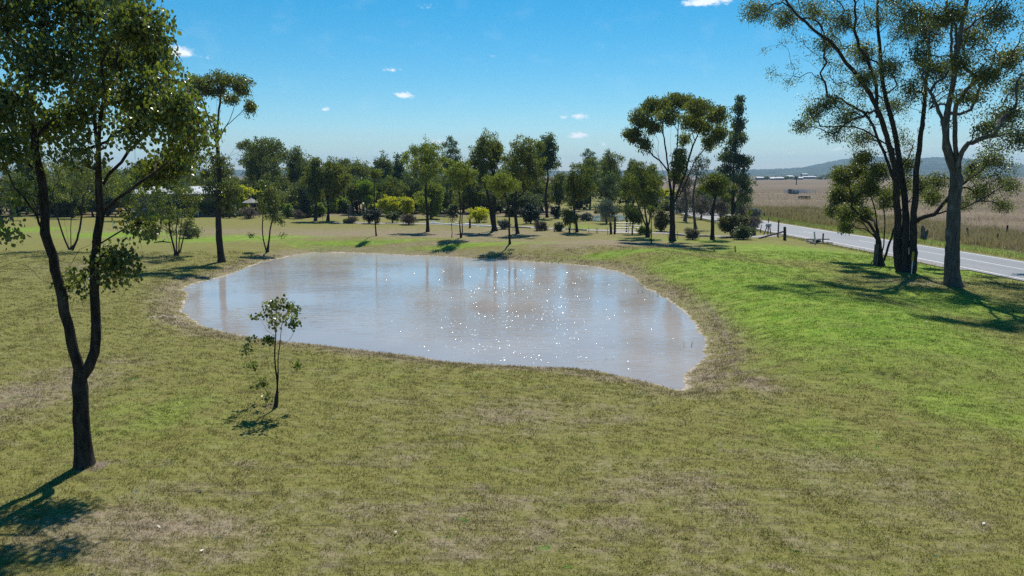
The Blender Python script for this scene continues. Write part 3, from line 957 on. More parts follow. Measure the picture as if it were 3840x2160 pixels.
plant_tree('gum_tree', 'spreading gum of four bare curved stems meeting at the ground on the lawn', 'tree', (262, 937),
    [(210,640,70,60,20),(290,600,70,60,20),(360,640,70,60,20),(420,690,50,40,12),(170,700,60,40,12),(300,680,80,40,16),(240,740,60,24,6),(360,730,50,20,6),(140,620,50,50,10)],
    [[(258,937,0),(236,880,.1),(215,810,.2),(200,740,.3)],[(262,937,0),(248,860,-.1),(240,800,-.2),(226,740,-.3)],[(266,937,0),(266,860,.2),(268,790,.3),(268,700,.3)],[(274,935,0),(294,880,.1),(306,810,.2),(312,740,.2)]],
    seed=14, leaf='gum_olive', bark='bark_dark', root_r=.17, per=50, size=.15, clump=.5, bf=.5, attach=3.2)

plant_tree('gum_sapling', 'thin young gum sapling alone on the lawn before the water', 'sapling', (1030, 1525),
    [(1040,1130,48,34,4),(1010,1165,40,34,3),(1085,1155,40,34,4),(1050,1195,62,38,4),(1110,1180,18,40,2),(1095,1215,26,16,3),(955,1190,10,14,1),(1005,1270,26,20,3),(948,1275,8,10,1),(925,1310,14,14,1),(945,1370,24,12,2),(1115,1368,14,14,2),
     (985,1435,20,14,2),(1000,1485,18,10,1),(965,1445,12,12,1)],
    [[(1030,1525,0),(1038,1490,0),(1040,1430,0),(1033,1380,0),(1030,1320,0),(1034,1260,0),(1034,1210,0),(1040,1140,0)],[(1036,1480,0),(1042,1420,.05),(1043,1330,.1),(1052,1270,.1),(1056,1220,.1),(1075,1160,.1)],
     [(1034,1430),(1008,1385),(1002,1350),(985,1305),(930,1300)],[(1052,1290),(1085,1275),(1105,1240)],[(1034,1260),(1000,1240),(980,1200)],[(1043,1400),(1090,1380),(1116,1370)],[(1038,1500),(990,1480),(975,1430),(945,1370)],[(1036,1505),(1010,1490),(985,1440)]],
    seed=4, leaf='gum_near', bark='bark_dark', root_r=.062, tip_r=.004, per=17, dens=1.7, size=.085, clump=.19, bf=.6, droop=.5, attach=.4, spread=.5, aspect=.85, flare=.2, wob=.015)

# right-hand group by the road
plant_tree('gum_tree', 'lofty single-trunked gum nearest the road, its smooth upper limbs forking high', 'tree', (3573, 1072),
    [(3480,120,70,60,14),(3560,60,80,60,14),(3640,150,70,60,12),(3740,60,80,60,14),(3780,220,70,50,12),(3700,280,70,44,12),(3600,230,50,50,8),(3420,60,60,60,10),(3830,330,60,60,10),(3640,360,60,40,8),(3780,430,60,50,10),(3520,260,50,50,8),
     (3900,180,90,80,12),(3560,-60,120,60,14),(3750,-60,120,60,14),(3690,480,50,34,5),(3840,520,70,50,8),(3350,-20,80,60,10),(3450,200,40,40,5),(3640,250,240,230,34),(3760,480,110,120,12),(3600,-180,220,110,26),(3860,-150,200,130,24),(3700,-330,200,100,20),(3950,60,140,120,14)],
    [[(3573,1072,0),(3570,990,0),(3573,911,0),(3576,820,0),(3578,759,0),(3586,668,0),(3560,590,0),(3548,531,0),(3552,425,0),(3573,319,0),(3596,152,0),(3626,0,0),(3640,-80,0),(3650,-240,0)],
     [(3552,560,0),(3540,470,.4),(3505,380,.8),(3459,288,1.2),(3413,182,1.6),(3383,45,2.0),(3370,-60,2.2)],[(3586,668,0),(3607,572,-.5),(3679,486,-1.2),(3763,402,-1.8),(3840,304,-2.4),(3920,200,-2.8)],
     [(3590,620,0),(3580,493,-.6),(3588,387,-1.0),(3634,342,-1.4),(3679,250,-1.8),(3725,167,-2.0),(3840,84,-2.4)],[(3552,430,0),(3578,300,-.6),(3566,200,-.9),(3572,80,-1.2)],[(3459,288,1.2),(3480,180,1.4),(3490,90,1.6)]],
    seed=31, leaf='gum_dark', bark='bark_grey', root_px=56, tip_r=.009, per=42, size=.115, clump=.62, crisp=.38, dens=2.9, bf=.42, twigs=2, attach=8.5, spread=.6, droop=.6, flare=.55)

plant_tree('gum_tree', 'huge gum with three dark trunks joined at the foot beside the marker post', 'tree', (3394, 1020),
    [(2850,40,70,50,14),(2960,60,70,50,14),(3060,40,80,60,16),(3170,80,80,70,16),(3100,160,60,40,8),(3240,190,60,60,12),(3300,60,90,60,14),(3330,250,70,60,16),(3250,300,60,50,12),(3050,420,60,40,10),(3120,380,60,50,10),(3010,470,44,30,6),
     (3180,440,60,50,10),(3420,330,60,60,12),(3480,250,50,60,8),(3340,400,60,40,8),(3240,520,60,40,8),(3130,500,50,34,5),(3400,120,70,60,12),(3480,60,60,60,10),(2960,-50,120,50,12),(3200,-60,160,50,16),
     (3650,640,60,50,12),(3730,600,70,50,12),(3790,690,50,50,10),(3680,720,70,40,12),(3600,760,50,30,6),(3760,770,50,30,6),(3520,680,50,50,8),(3220,330,220,200,34),(3060,180,220,150,16),(3330,520,160,120,10),(3700,660,120,110,14),(3150,-170,230,100,24),(3400,-230,200,110,24),(3300,-360,180,90,14)],
    [[(3394,1020,0),(3394,930,0),(3396,840,0),(3394,759,.3),(3376,620,.6),(3353,486,.9),(3325,380,1.2),(3307,288,1.5),(3300,180,1.8),(3290,60,2.0),(3300,-150,2.0)],
     [(3372,1012,.3),(3364,930,.3),(3368,835,.2),(3362,745,0),(3360,645,-.3),(3330,531,-.6),(3292,410,-.9),(3231,304,-1.2),(3171,235,-1.5),(3125,167,-1.7),(3057,114,-2.0),(2988,53,-2.3),(2940,-10,-2.5)],
     [(3421,1030,-.3),(3424,930,-.3),(3425,835,-.3),(3434,720,-.4),(3440,607,-.5),(3459,471,-.6),(3474,304,-.7),(3484,190,-.8),(3450,60,-1.0)],
     [(3057,120,-2.0),(2950,83,-2.3),(2859,38,-2.5),(2790,18,-2.7)],[(3426,835,-.3),(3470,812,-.6),(3505,805,-.9),(3550,793,-1.2),(3611,782,-1.6),(3690,740,-2.0),(3760,700,-2.2)],[(3505,806,-.9),(3560,740,-.8),(3610,690,-.7),(3680,640,-.6)],
     [(3231,304,-1.2),(3171,319,-.8),(3095,281,-.6),(3040,235,-.5),(3004,216,-.5)],[(3355,560,-.5),(3290,520,0),(3220,480,.4),(3120,475,.8),(3010,478,1.0)],[(3362,700,-.2),(3310,560,.3),(3255,440,.8),(3200,400,1.0)],
     [(3290,410,-.9),(3280,300,-1.3),(3240,200,-1.6)]],
    seed=33, leaf='gum_dark', bark='bark_dark', root_px=46, tip_r=.009, per=42, size=.115, clump=.62, crisp=.38, dens=2.9, bf=.40, twigs=2, attach=5.0, spread=.35, droop=.6, flare=.35, limb_px={0: 30, 1: 31, 2: 32})

plant_tree('gum_tree', 'low dense gum with leaning stems and olive foliage behind the grey strainer post', 'tree', (3302, 996),
    [(3160,660,44,44,20),(3220,640,50,40,20),(3140,730,34,50,16),(3200,730,54,60,26),(3260,700,44,60,20),(3300,640,44,40,14),(3180,800,44,40,16),(3240,800,40,40,12),(3320,740,40,60,14),(3120,790,20,30,6),(3170,855,26,16,5),(3380,700,40,60,10),
     (3450,700,50,60,14),(3500,740,40,40,10),(3400,620,40,40,8),(3240,590,40,34,10)],
    [[(3298,996,0),(3296,930,0),(3290,860,.1),(3280,780,.2),(3250,700,.3),(3230,650,.3)],[(3304,996,0),(3312,920,-.2),(3318,850,-.3),(3312,760,-.4),(3310,680,-.4)],[(3310,996,0),(3330,930,.2),(3350,870,.4),(3380,790,.6),(3430,730,.8)],
     [(3290,905),(3275,880),(3262,872),(3240,840),(3190,810)],[(3294,900),(3270,850),(3215,800),(3160,740)],[(3264,874),(3225,862),(3175,855)]],
    seed=35, leaf='gum_olive', bark='bark_dark', root_r=.30, tip_r=.009, per=58, size=.13, clump=.6, crisp=.4, dens=2.7, bf=.4, attach=2.2, spread=.6, droop=.6)

plant_tree('gum_tree', 'vase-shaped gum with long bare upswept limbs under a domed drooping crown', 'tree', (2522, 903),
    [(2460,395,60,36,26),(2540,375,70,34,28),(2620,400,60,36,24),(2400,440,48,40,20),(2380,505,34,36,14),(2690,430,48,40,20),(2700,500,34,44,14),(2500,430,60,40,16),(2600,450,60,44,18),(2660,530,30,40,8),(2420,545,30,34,8),(2350,500,20,20,4),(2545,600,34,60,20),(2535,655,26,34,8),
     (2640,470,44,40,10),(2450,480,40,34,10),(2570,520,30,40,5)],
    [[(2522,903,0),(2522,850,0),(2520,790,0),(2522,750,0),(2530,690,.3),(2536,620,.6),(2540,540,.9),(2545,450,1.2),(2550,400,1.3)],[(2516,790,0),(2508,720,-.4),(2490,650,-.8),(2470,590,-1.2),(2440,540,-1.6),(2410,500,-1.9)],
     [(2520,770,0),(2512,690,.6),(2502,600,1.2),(2490,520,1.6),(2470,430,2.0)],[(2524,770,0),(2550,700,-.6),(2572,640,-1.2),(2590,570,-1.6),(2615,510,-2.0),(2640,450,-2.4)],[(2526,760,0),(2560,710,.6),(2590,640,1.2),(2630,560,1.8),(2680,480,2.2)],
     [(2522,750,0),(2524,640,-.8),(2515,540,-1.4),(2520,440,-1.8)],[(2536,640,.6),(2560,560,1.2),(2575,470,1.6),(2590,410,1.8)],[(2500,690,-.6),(2478,620,-.2),(2450,530,0),(2430,460,.2)]],
    seed=41, leaf='gum_olive', bark='bark_dark', root_px=24, per=48, size=.19, clump=.62, dens=2.6, bf=.75, attach=6.3, droop=.85, spread=.7)

plant_tree('gum_tree', 'tall narrow gum tapering to a spire top behind the flowering hedge', 'tree', (2750, 800),
    [(2774,372,10,22,6),(2768,410,22,30,14),(2770,460,34,36,22),(2765,520,46,40,30),(2740,580,54,40,32),(2780,600,50,44,30),(2720,630,40,30,14),(2760,660,60,34,24),(2800,690,40,40,20),(2740,720,60,40,24),(2790,740,44,30,14),(2760,770,40,20,8)],
    [[(2750,800,0),(2750,720,0),(2752,620,0),(2760,500,0),(2770,400,0),(2774,365,0)]],
    seed=43, leaf='gum_blue', bark='bark_dark', root_px=18, depth=104, per=58, size=.26, clump=.72, bf=.9, attach=2.0, spread=.4, droop=.9)

# ------------------------------------------------------------------ trees standing on the lawn and in the garden behind it
MID = [  # base, crown box, clumps, leaf, bark, root_px, seed, kind, label, options
 ((1411,885), (1384,628,1438,668), 14, 'gum_olive', 'bark_dark', 6, 51, 'gum_sapling', 'whip-thin sapling with a bent stem on the lawn before the yellow wattle', {'limbs': [[(1411,885,0),(1408,850,0),(1404,790,0),(1404,720,0),(1402,650,0)]]}),
 ((1604,869), (1520,511,1668,690), 100, 'gum_light', 'bark_dark', 13, 52, 'gum_tree', 'straight-stemmed gum with a high yellowish green crown beside the white tyre arch', {'limbs': [[(1604,869,0),(1602,800,0),(1596,720,0),(1598,620,0),(1590,550,0)]]}),
 ((1729,892), (1674,594,1780,712), 64, 'gum_light', 'bark_dark', 8, 53, 'gum_tree', 'young gum on two thin parallel stems with a pale green crown', {'limbs': [[(1724,892,0),(1724,840,0),(1727,790,0),(1722,720,0),(1715,650,0)],[(1733,892,0),(1732,840,.2),(1736,760,.3),(1740,690,.3)]]}),
 ((1855,866), (1756,484,1885,690), 120, 'gum_olive', 'bark_dark', 24, 54, 'gum_tree', 'stout gum with several upright trunks from one base and a tall crown', {'limbs': [[(1855,866,0),(1852,800,0),(1856,740,0),(1850,660,0),(1830,560,0)],[(1850,862,0),(1838,780,.3),(1820,700,.5),(1800,640,.7)],[(1862,862,0),(1868,790,-.4),(1880,730,-.6),(1886,680,-.6)]]}),
 ((1942,877), (1886,503,2045,720), 130, 'gum_olive', 'bark_dark', 14, 55, 'gum_tree', 'broad leafy gum with a leaning lower trunk and rounded peak', {'limbs': [[(1942,877,0),(1934,820,0),(1932,750,0),(1940,660,0),(1945,580,0)],[(1936,750),(1965,720),(1995,680)]]}),
 ((1912,915), (1822,640,1938,726), 64, 'gum_light', 'bark_dark', 9, 56, 'gum_tree', 'slim crooked gum with a light green crown at the outer edge of the lawn', {'limbs': [[(1912,915,0),(1909,850,0),(1910,800,0),(1900,750,0),(1884,700,0)]]}),
 ((2164,870), (2112,613,2228,768), 70, 'gum_dark', 'bark_dark', 11, 57, 'gum_tree', 'dark drooping gum with a sinuous trunk by the gravel drive', {'limbs': [[(2164,870,0),(2160,830,0),(2152,780,0),(2156,720,0),(2165,660,0)]]}),
 ((2052,816), (2006,495,2094,670), 80, 'gum_blue', 'bark_dark', 11, 58, 'gum_tree', 'tall slim blue-green gum rising above its neighbours with a pointed oval crown', {}),
 ((2429,889), (2332,602,2488,770), 110, 'gum_dark', 'bark_dark', 15, 59, 'gum_tree', 'wide dark gum with branching stems between the farm gate and the vase-shaped gum', {'limbs': [[(2429,889,0),(2428,850,0),(2420,800,0),(2415,740,0),(2405,680,0)],[(2428,860,0),(2405,800,.4),(2380,730,.8),(2360,680,1.0)],[(2430,860),(2440,790),(2452,720)]]}),
 ((2672,898), (2628,640,2748,748), 76, 'gum_dark', 'bark_dark', 16, 60, 'gum_tree', 'round-crowned gum on a stout short trunk fanning into wiry limbs by the drive', {'limbs': [[(2672,898,0),(2672,850,0),(2672,810,0),(2678,760,0),(2690,700,0)],[(2670,815,0),(2650,770,.4),(2640,700,.8)],[(2676,810,0),(2705,770,-.4),(2730,720,-.6)]]}),
 ((2609,858), (2595,570,2660,700), 26, 'silver', 'bark_grey', 12, 61, 'gum_tree', 'almost bare grey gum with thin wispy twigs against the sky', {'per': 26, 'limbs': [[(2609,858,0),(2602,800,0),(2600,730,0),(2615,650,0),(2630,590,0)]]}),
 ((2568,830), (2540,640,2600,730), 30, 'twiggy', 'bark_grey', 12, 62, 'bare_tree', 'leafless grey tree on the grassy rise behind the vase-shaped gum', {'per': 26}),
 ((1183,829), (1141,580,1225,760), 84, 'gum_olive', 'bark_dark', 12, 63, 'gum_tree', 'bronze-tinged gum leaning beside the dark conical pine', {'limbs': [[(1183,829,0),(1184,780,0),(1178,720,0),(1172,650,0)],[(1184,780),(1200,720),(1210,650)]]}),
 ((1229,828), (1205,590,1305,764), 84, 'gum_olive', 'bark_dark', 12, 64, 'gum_tree', 'gum with a cluster of forked stems by the star picket fence', {'limbs': [[(1229,828,0),(1232,780,0),(1228,720,0),(1240,640,0)],[(1232,785),(1252,740),(1275,700)],[(1231,785),(1222,730),(1215,680)]]}),
 ((1084,790), (1066,538,1148,700), 60, 'gum_dark', 'bark_pale', 9, 65, 'gum_tree', 'pale-barked gum with thin grey foliage behind the shrubs', {'per': 44}),
 ((990,795), (890,508,1092,660), 130, 'gum_dark', 'bark_dark', 14, 66, 'gum_tree', 'large dark gum with a heavy lumpy crown rising behind the umbrella gum', {}),
 ((1141,816), (1110,708,1172,816), 60, 'conifer', 'bark_dark', 9, 67, 'pine_tree', 'dark conical pine with branches to the ground', {'cone': 1}),
 ((1376,805), (1336,668,1412,770), 64, 'lime', 'bark_dark', 7, 68, 'feathery_tree', 'lime green feathery tree with layered sprays above the wattle', {}),
 ((1615,820), (1562,680,1668,812), 84, 'gum_light', 'bark_dark', 8, 69, 'green_tree', 'leafy bright green tree reaching almost to the ground behind the straight-stemmed gum', {}),
 ((2276,838), (2234,745,2314,806), 40, 'silver', 'bark_grey', 7, 70, 'ornamental_tree', 'small silvery ornamental tree in the garden beside the second dam', {'per': 40}),
 ((2371,878), (2346,765,2406,840), 36, 'shrub', 'bark_dark', 5, 71, 'young_tree', 'yellow-green young tree growing in front of the steel gate', {}),
 ((2443,914), (2434,772,2452,800), 4, 'gum_olive', 'bark_dark', 5, 72, 'gum_sapling', 'straight pole-like sapling on the lawn before the wide dark gum', {'limbs': [[(2443,914,0),(2442,860,0),(2443,800,0),(2443,770,0)]]}),
 ((1694,890), (1684,800,1704,840), 5, 'twiggy', 'bark_dark', 3, 73, 'gum_sapling', 'tiny bare sapling twig standing on the lawn beside the twin-stemmed young gum', {'per': 8}),
 ((1328,804), (1298,684,1352,742), 40, 'gum_olive', 'bark_dark', 7, 75, 'gum_tree', 'leaning young gum with a low olive crown in front of the white shade tunnel', {'limbs': [[(1328,804,0),(1322,770,0),(1314,740,0),(1316,710,0)]]}),
 ((1352,804), (1330,690,1380,750), 34, 'gum_light', 'bark_dark', 6, 76, 'gum_tree', 'slight young gum slanting across the mouth of the white shade tunnel', {'limbs': [[(1352,804,0),(1347,770,0),(1340,740,0),(1346,710,0)]]}),
 ((2135,872), (2110,782,2160,838), 26, 'shrub', 'bark_dark', 6, 74, 'young_tree', 'bushy small tree with a fan of dark stems beside the gravel drive', {'limbs': [[(2135,872,0),(2130,840,0),(2122,810,0)],[(2136,872,0),(2142,830,0),(2150,800,0)],[(2135,870),(2135,830),(2135,800)]]}),
]
for (b, bx, n, leaf, bark, rpx, sd_, nm, lab, op) in MID:
    rg = np.random.default_rng(sd_ * 13)
    blobs = box_blobs(*bx, n, rg, 'cone' if op.get('cone') else 'oval', 7 if n > 20 else 3)
    plant_tree(nm, lab, 'sapling' if 'sapling' in nm else 'tree', b, blobs, op.get('limbs'), seed=sd_, leaf=leaf, bark=bark, root_px=rpx, per=int(op.get('per', 62) * .62), dens=2.3, bf=.55, spread=.7,
               attach=.5, droop=.8)

SHRUBS = [
 ((567,895), (545,862,590,892), 14, 'twiggy', 81, 'reddish dry tussock shrub alone on the lawn, smaller of two', {}),
 ((708,893), (680,850,735,888), 18, 'twiggy', 82, 'purplish dry rounded shrub on the lawn beside the many-stemmed bushy gum', {}),
 ((1455,812), (1412,730,1505,800), 70, 'wattle', 83, 'large bright yellow flowering wattle bush, wider half of a pair', {}),
 ((1525,813), (1490,738,1560,806), 60, 'wattle', 84, 'bright yellow wattle bush adjoining the purple-brown dry shrub', {}),
 ((1798,832), (1758,775,1840,826), 50, 'wattle', 85, 'rounded golden wattle bush beside the multi-trunked stout gum', {}),
 ((930,792), (912,722,952,764), 30, 'wattle', 86, 'small golden wattle by the gazebo roof', {}),
 ((1532,842), (1502,802,1562,838), 34, 'twiggy', 87, 'purple-brown dry shrub in front of the yellow wattle', {}),
 ((1385,838), (1360,776,1432,832), 40, 'conifer', 88, 'dark twiggy shrub with crossing stems under the feathery lime tree', {}),
 ((1472,836), (1448,790,1498,830), 26, 'shrub', 89, 'pale leafy shrub at the foot of the wide wattle', {}),
 ((1990,838), (1945,758,2032,834), 70, 'conifer', 90, 'massive near-black evergreen bush casting deep shade', {}),
 ((2095,820), (2064,765,2100,818), 34, 'conifer', 91, 'dark upright evergreen bush at the trunk of the tall slim gum', {}),
 ((2205,828), (2172,795,2222,826), 24, 'silver', 92, 'grey-green shrub near the second dam', {}),
 ((2480,868), (2448,778,2510,866), 60, 'shrub_rust', 93, 'orange-tipped green bush beside the vase-shaped gum', {}),
 ((2597,899), (2574,856,2620,896), 30, 'twiggy', 94, 'grey wiry dry bush by the drive near the vase-shaped gum', {}),
 ((2745,890), (2686,795,2812,885), 110, 'shrub_rust', 95, 'wide dark hedge-like bush topped with yellow flowers below the spire gum', {}),
 ((2788,898), (2750,848,2826,896), 56, 'shrub', 96, 'low light green flowering shrub near the wooden strainer stay', {}),
 ((2822,862), (2796,806,2850,858), 40, 'twiggy', 97, 'smoky purple bush under the yellow diamond road sign', {}),
 ((2046,864), (2000,830,2056,862), 22, 'twiggy', 98, 'sprawling pinkish dry bush round the timber garden post', {}),
 ((2098,868), (2080,832,2112,864), 18, 'shrub', 99, 'compact green bush with grey tips beside the gravel drive', {}),
 ((1890,860), (1866,820,1912,856), 22, 'silver', 100, 'silvery bush beside the stout gum with several trunks', {}),
 ((860,818), (828,762,890,815), 44, 'shrub', 101, 'bright green rounded bush behind the umbrella gum', {}),
 ((935,820), (900,775,968,816), 36, 'twiggy', 102, 'dark bare bush under the gazebo', {}),
 ((1078,818), (1058,760,1104,815), 34, 'lime', 103, 'slender yellow-green bush left of the dark pine'.replace(' left of', ' next to'), {}),
 ((1115,822), (1092,785,1138,818), 26, 'twiggy', 104, 'brown twiggy bush at the foot of the dark pine', {}),
 ((1700,815), (1672,760,1722,812), 30, 'gum_blue', 105, 'shaded dark bush between wattle bushes beside the tall garden trees', {}),
 ((2300,808), (2236,770,2345,804), 44, 'shrub', 106, 'line of pale green shrubs on the far side of the second dam', {}),
 ((2155,792), (2140,730,2196,790), 40, 'conifer', 107, 'dark round bush beyond the second dam', {}),
 ((2418,880), (2396,845,2440,878), 18, 'lime', 108, 'yellow-green low bush at the hinge end of the gate', {}),
 ((1300,838), (1288,822,1312,836), 8, 'shrub', 109, 'tiny bright green garden plant on the lawn edge by the forked gum', {}),
 ((1322,838), (1310,812,1340,834), 8, 'twiggy', 110, 'small rusty stick shrub beside the tiny green plant', {}),
]
for (b, bx, n, leaf, sd_, lab, op) in SHRUBS:
    rg = np.random.default_rng(sd_ * 7)
    blobs = box_blobs(*bx, int(n * 1.7), rg, 'oval', 9, .28, .55)
    stems = [[(b[0] + k * 1.5, b[1], 0), (b[0] + k * (bx[2] - bx[0]) * .13, b[1] - (b[1] - bx[1]) * .45, k * .2)] for k in (-1, 0, 1)]
    plant_tree('shrub', lab, 'shrub', b, blobs, [stems[1], stems[0], stems[2]], seed=sd_, leaf=leaf, bark='bark_grey', root_r=.09, per=40, bf=.7, spread=.6, droop=.1 if leaf in ('twiggy', 'wattle', 'lime') else .4,
               aspect=.16 if leaf == 'twiggy' else .6, clump=.27 if (bx[2] - bx[0]) < 60 else .38, size=.30 if leaf == 'twiggy' else None, flare=.1)

# ------------------------------------------------------------------ the dense belt of trees behind the garden
rgb = np.random.default_rng(77)
TONE = {'gum_dark': 'dark green', 'gum_olive': 'olive green', 'gum_light': 'yellowish green', 'gum_blue': 'blue-green'}
BELT_LABEL = {1692: 'slim blue-green gum with sky showing through, behind the straight-stemmed gum', 1434: 'dark mop-headed gum standing out on the skyline behind the wattles', 1495: 'narrow blue-green gum beside the mop-headed skyline gum',
              2290: 'dark domed gum peaking above the belt behind the second dam', 2212: 'loose dark gum beside the domed gum behind the second dam', 2372: 'small dark gum top between the domed gum and the wide dark gum',
              1125: 'dark airy gum peaking behind the bronze-tinged gum', 1285: 'wispy blue-green gum top behind the forked-stem gum', 2655: 'dark gum behind the almost bare grey gum', 960: 'olive gum crown behind the large lumpy dark gum'}
BELT = []   # px, top y, half width, distance, leaf
for (px, ty, hw, Yd, lf) in [(40,640,90,105,'gum_dark'),(150,600,90,120,'gum_olive'),(270,620,80,110,'gum_dark'),(390,600,80,125,'gum_olive'),(480,640,60,105,'gum_light'),(560,600,80,130,'gum_dark'),(660,625,70,120,'gum_olive'),
                            (740,640,60,140,'gum_dark'),(1010,640,60,125,'gum_olive'),(1045,620,50,140,'gum_dark'),(1125,560,52,150,'gum_dark'),(1285,582,40,150,'gum_blue'),(1340,592,56,135,'gum_olive'),(1434,564,44,140,'gum_dark'),(1495,578,26,150,'gum_blue'),
                            (1470,655,60,120,'gum_dark'),(1400,650,60,130,'gum_blue'),(1540,640,60,125,'gum_blue'),(1692,503,48,120,'gum_blue'),(1650,660,60,130,'gum_dark'),(1770,640,50,125,'gum_dark'),(1830,650,60,140,'gum_blue'),(1985,655,50,130,'gum_dark'),
                            (2100,635,36,120,'gum_dark'),(2212,586,32,140,'gum_dark'),(2290,556,46,130,'gum_dark'),(2280,640,60,118,'gum_blue'),(2372,594,24,150,'gum_dark'),(2200,660,50,150,'gum_blue'),(2440,610,40,150,'gum_dark'),(2655,680,44,135,'gum_dark'),
                            (1240,650,60,140,'gum_dark'),(1180,640,50,150,'gum_blue'),(960,560,50,135,'gum_olive'),(2350,660,50,135,'gum_blue'),(1900,600,50,150,'gum_dark'),(1590,640,40,150,'gum_blue')]:
    bx = (px - hw, ty, px + hw, 770 if Yd < 130 else 755)
    rg = np.random.default_rng(int(px * 3 + Yd))
    blobs = box_blobs(bx[0], bx[1], bx[2], bx[3] - (40 if ty < 600 else 0), 56, rg, 'oval', 7)
    lab = BELT_LABEL.get(px, '%s gum tree of medium height in the dense belt behind the garden' % TONE[lf])
    BELT.append(plant_tree('gum_tree', lab, 'tree', (px, 790), blobs, None, seed=int(px + Yd), leaf=lf, bark='bark_dark' if rgb.random() < .6 else 'bark_grey',
               root_r=.2, depth=Yd, per=34, bf=.6, spread=.6, droop=.8, dens=1.9, group='gum trees in the belt behind the garden'))
    BELT[-1]['tone'] = TONE[lf]

# more of the same belt, further back and lower, copied with their parts
for k in range(186):
    src = BELT[int(rgb.integers(0, len(BELT)))]
    if k < 26:
        px, Yd, sc = rgb.uniform(-150, 800), rgb.uniform(112, 165), rgb.uniform(.75, 1.15)
    elif k < 52:
        px, Yd, sc = rgb.uniform(800, 2080), rgb.uniform(125, 175), rgb.uniform(.6, .95)
    elif k < 74:
        px, Yd, sc = rgb.uniform(-100, 2560), rgb.uniform(165, 240), rgb.uniform(.7, 1.1)
    else:
        px, Yd, sc = rgb.uniform(-150, 2060), rgb.uniform(114, 140), rgb.uniform(.36, .68)
        if 1280 < px < 1880: Yd = rgb.uniform(122, 150)
    q = D(px, 790, Yd)
    o = copy_tree(src)
    kind = 'distant small-looking %s gum tree far behind the belt' if 52 <= k < 74 else 'low spreading %s gum in the scrubby front of the belt' if k >= 74 else '%s gum tree of medium height in the dense belt behind the garden'
    tag(o, kind % src['tone'], 'tree', 'gum trees in the belt behind the garden')
    o.location = on_ground(q[0], q[1]); o.rotation_euler = (0, 0, rgb.uniform(0, 6.28)); wide = rgb.uniform(1.3, 1.9) if k >= 74 else rgb.uniform(1.0, 1.4); o.scale = (sc * wide, sc * wide, sc)
# shaded understorey below the belt
UND = [o for o in bpy.data.objects if o.name.startswith('shrub') and o.parent is None and o.get('label', '').split()[0] in ('bright', 'pale', 'compact', 'orange-tipped', 'slender', 'low', 'yellow-green')]
for k in range(70):
    src = UND[int(rgb.integers(0, len(UND)))]
    px = rgb.uniform(-60, 2060) if k < 60 else rgb.uniform(2060, 2560)
    Yd = rgb.uniform(113, 132) if px < 2060 else rgb.uniform(150, 190)
    if 1280 < px < 1900: Yd = rgb.uniform(121, 145)
    q = D(px, 790, Yd)
    o = copy_tree(src)
    sc = rgb.uniform(.8, 1.7)
    o.location = on_ground(q[0], q[1]); o.rotation_euler = (0, 0, rgb.uniform(0, 6.28)); o.scale = (sc * 1.2, sc * 1.2, sc)
    tag(o, 'low shrub in the shaded undergrowth below the tree belt', 'shrub', 'undergrowth shrubs below the tree belt')

# bare thicket between the drive and the road
for k, (px, Yd, hw, ty, lf) in enumerate([(2575,118,30,690,'twiggy'),(2630,112,34,730,'twiggy'),(2665,124,36,700,'silver'),(2705,110,30,740,'twiggy'),(2720,128,34,720,'twiggy'),(2790,112,34,765,'twiggy'),(2830,106,24,785,'silver'),(2550,132,30,730,'silver'),(2610,136,34,720,'gum_blue'),
                                         (2690,140,34,710,'gum_dark'),(2770,120,30,755,'silver'),(2500,140,34,745,'gum_olive'),(2460,150,34,740,'gum_dark')]):
    rg = np.random.default_rng(900 + k)
    plant_tree('thicket_tree', 'thin scrubby grey tree in the thicket between the drive and the road', 'tree', (px, 800), box_blobs(px - hw, ty, px + hw, 812, 60, rg, 'oval', 7), None, seed=900 + k, leaf=lf, bark='bark_grey', root_r=.12, depth=Yd,
               per=22 if lf == 'twiggy' else 30, bf=.6, droop=.2, aspect=.18 if lf == 'twiggy' else .5, size=.42 if lf == 'twiggy' else None, group='thicket trees between the drive and the road')

# ------------------------------------------------------------------ built things
MAT['timber'] = simple_mat('weathered grey timber', (.060, .050, .043), (.155, .135, .118), 9, .9, .5, .01, .2, stretch=(1, 1, .2))
MAT['timber_dark'] = simple_mat('dark timber', (.025, .020, .017), (.075, .060, .050), 9, .9, .5, .01, .2, stretch=(1, 1, .2))
MAT['red_timber'] = simple_mat('red brown timber', (.075, .030, .022), (.14, .062, .045), 9, .9, .4, .01, .2, stretch=(1, 1, .2))
MAT['steel'] = simple_mat('galvanised steel', (.42, .43, .45), (.62, .63, .65), 8, .45, .05, .005, .5, .4)
MAT['white'] = simple_mat('white paint', (.66, .66, .65), (.82, .82, .81), 6, .6, .1)
MAT['yellow'] = simple_mat('yellow marker', (.42, .27, .02), (.56, .37, .03), 9, .6, .1)
MAT['sign_yellow'] = simple_mat('faded sign yellow', (.46, .36, .03), (.58, .46, .05), 5, .5, .05)
MAT['black'] = simple_mat('black print', (.012, .012, .012), (.024, .024, .024), 5, .6, .05)
MAT['blue'] = simple_mat('blue band', (.02, .08, .25), (.03, .11, .32), 5, .6, .05)
MAT['roof'] = simple_mat('pale corrugated roof', (.34, .36, .38), (.46, .48, .50), 3, .6, .1, .01, .5)
MAT['wall'] = simple_mat('dark brick wall', (.16, .11, .085), (.25, .18, .14), 6, .9, .3)  # brown brick, a darker tone than the roof
MAT['glass'] = simple_mat('dark window glass', (.02, .025, .03), (.04, .045, .05), 2, .1, 0, .01, .5)
MAT['concrete'] = simple_mat('stained concrete', (.17, .16, .15), (.30, .285, .265), 5, .95, .4)
MAT['rock'] = simple_mat('brown rock', (.10, .075, .058), (.24, .195, .155), 4, .95, .8, .05)
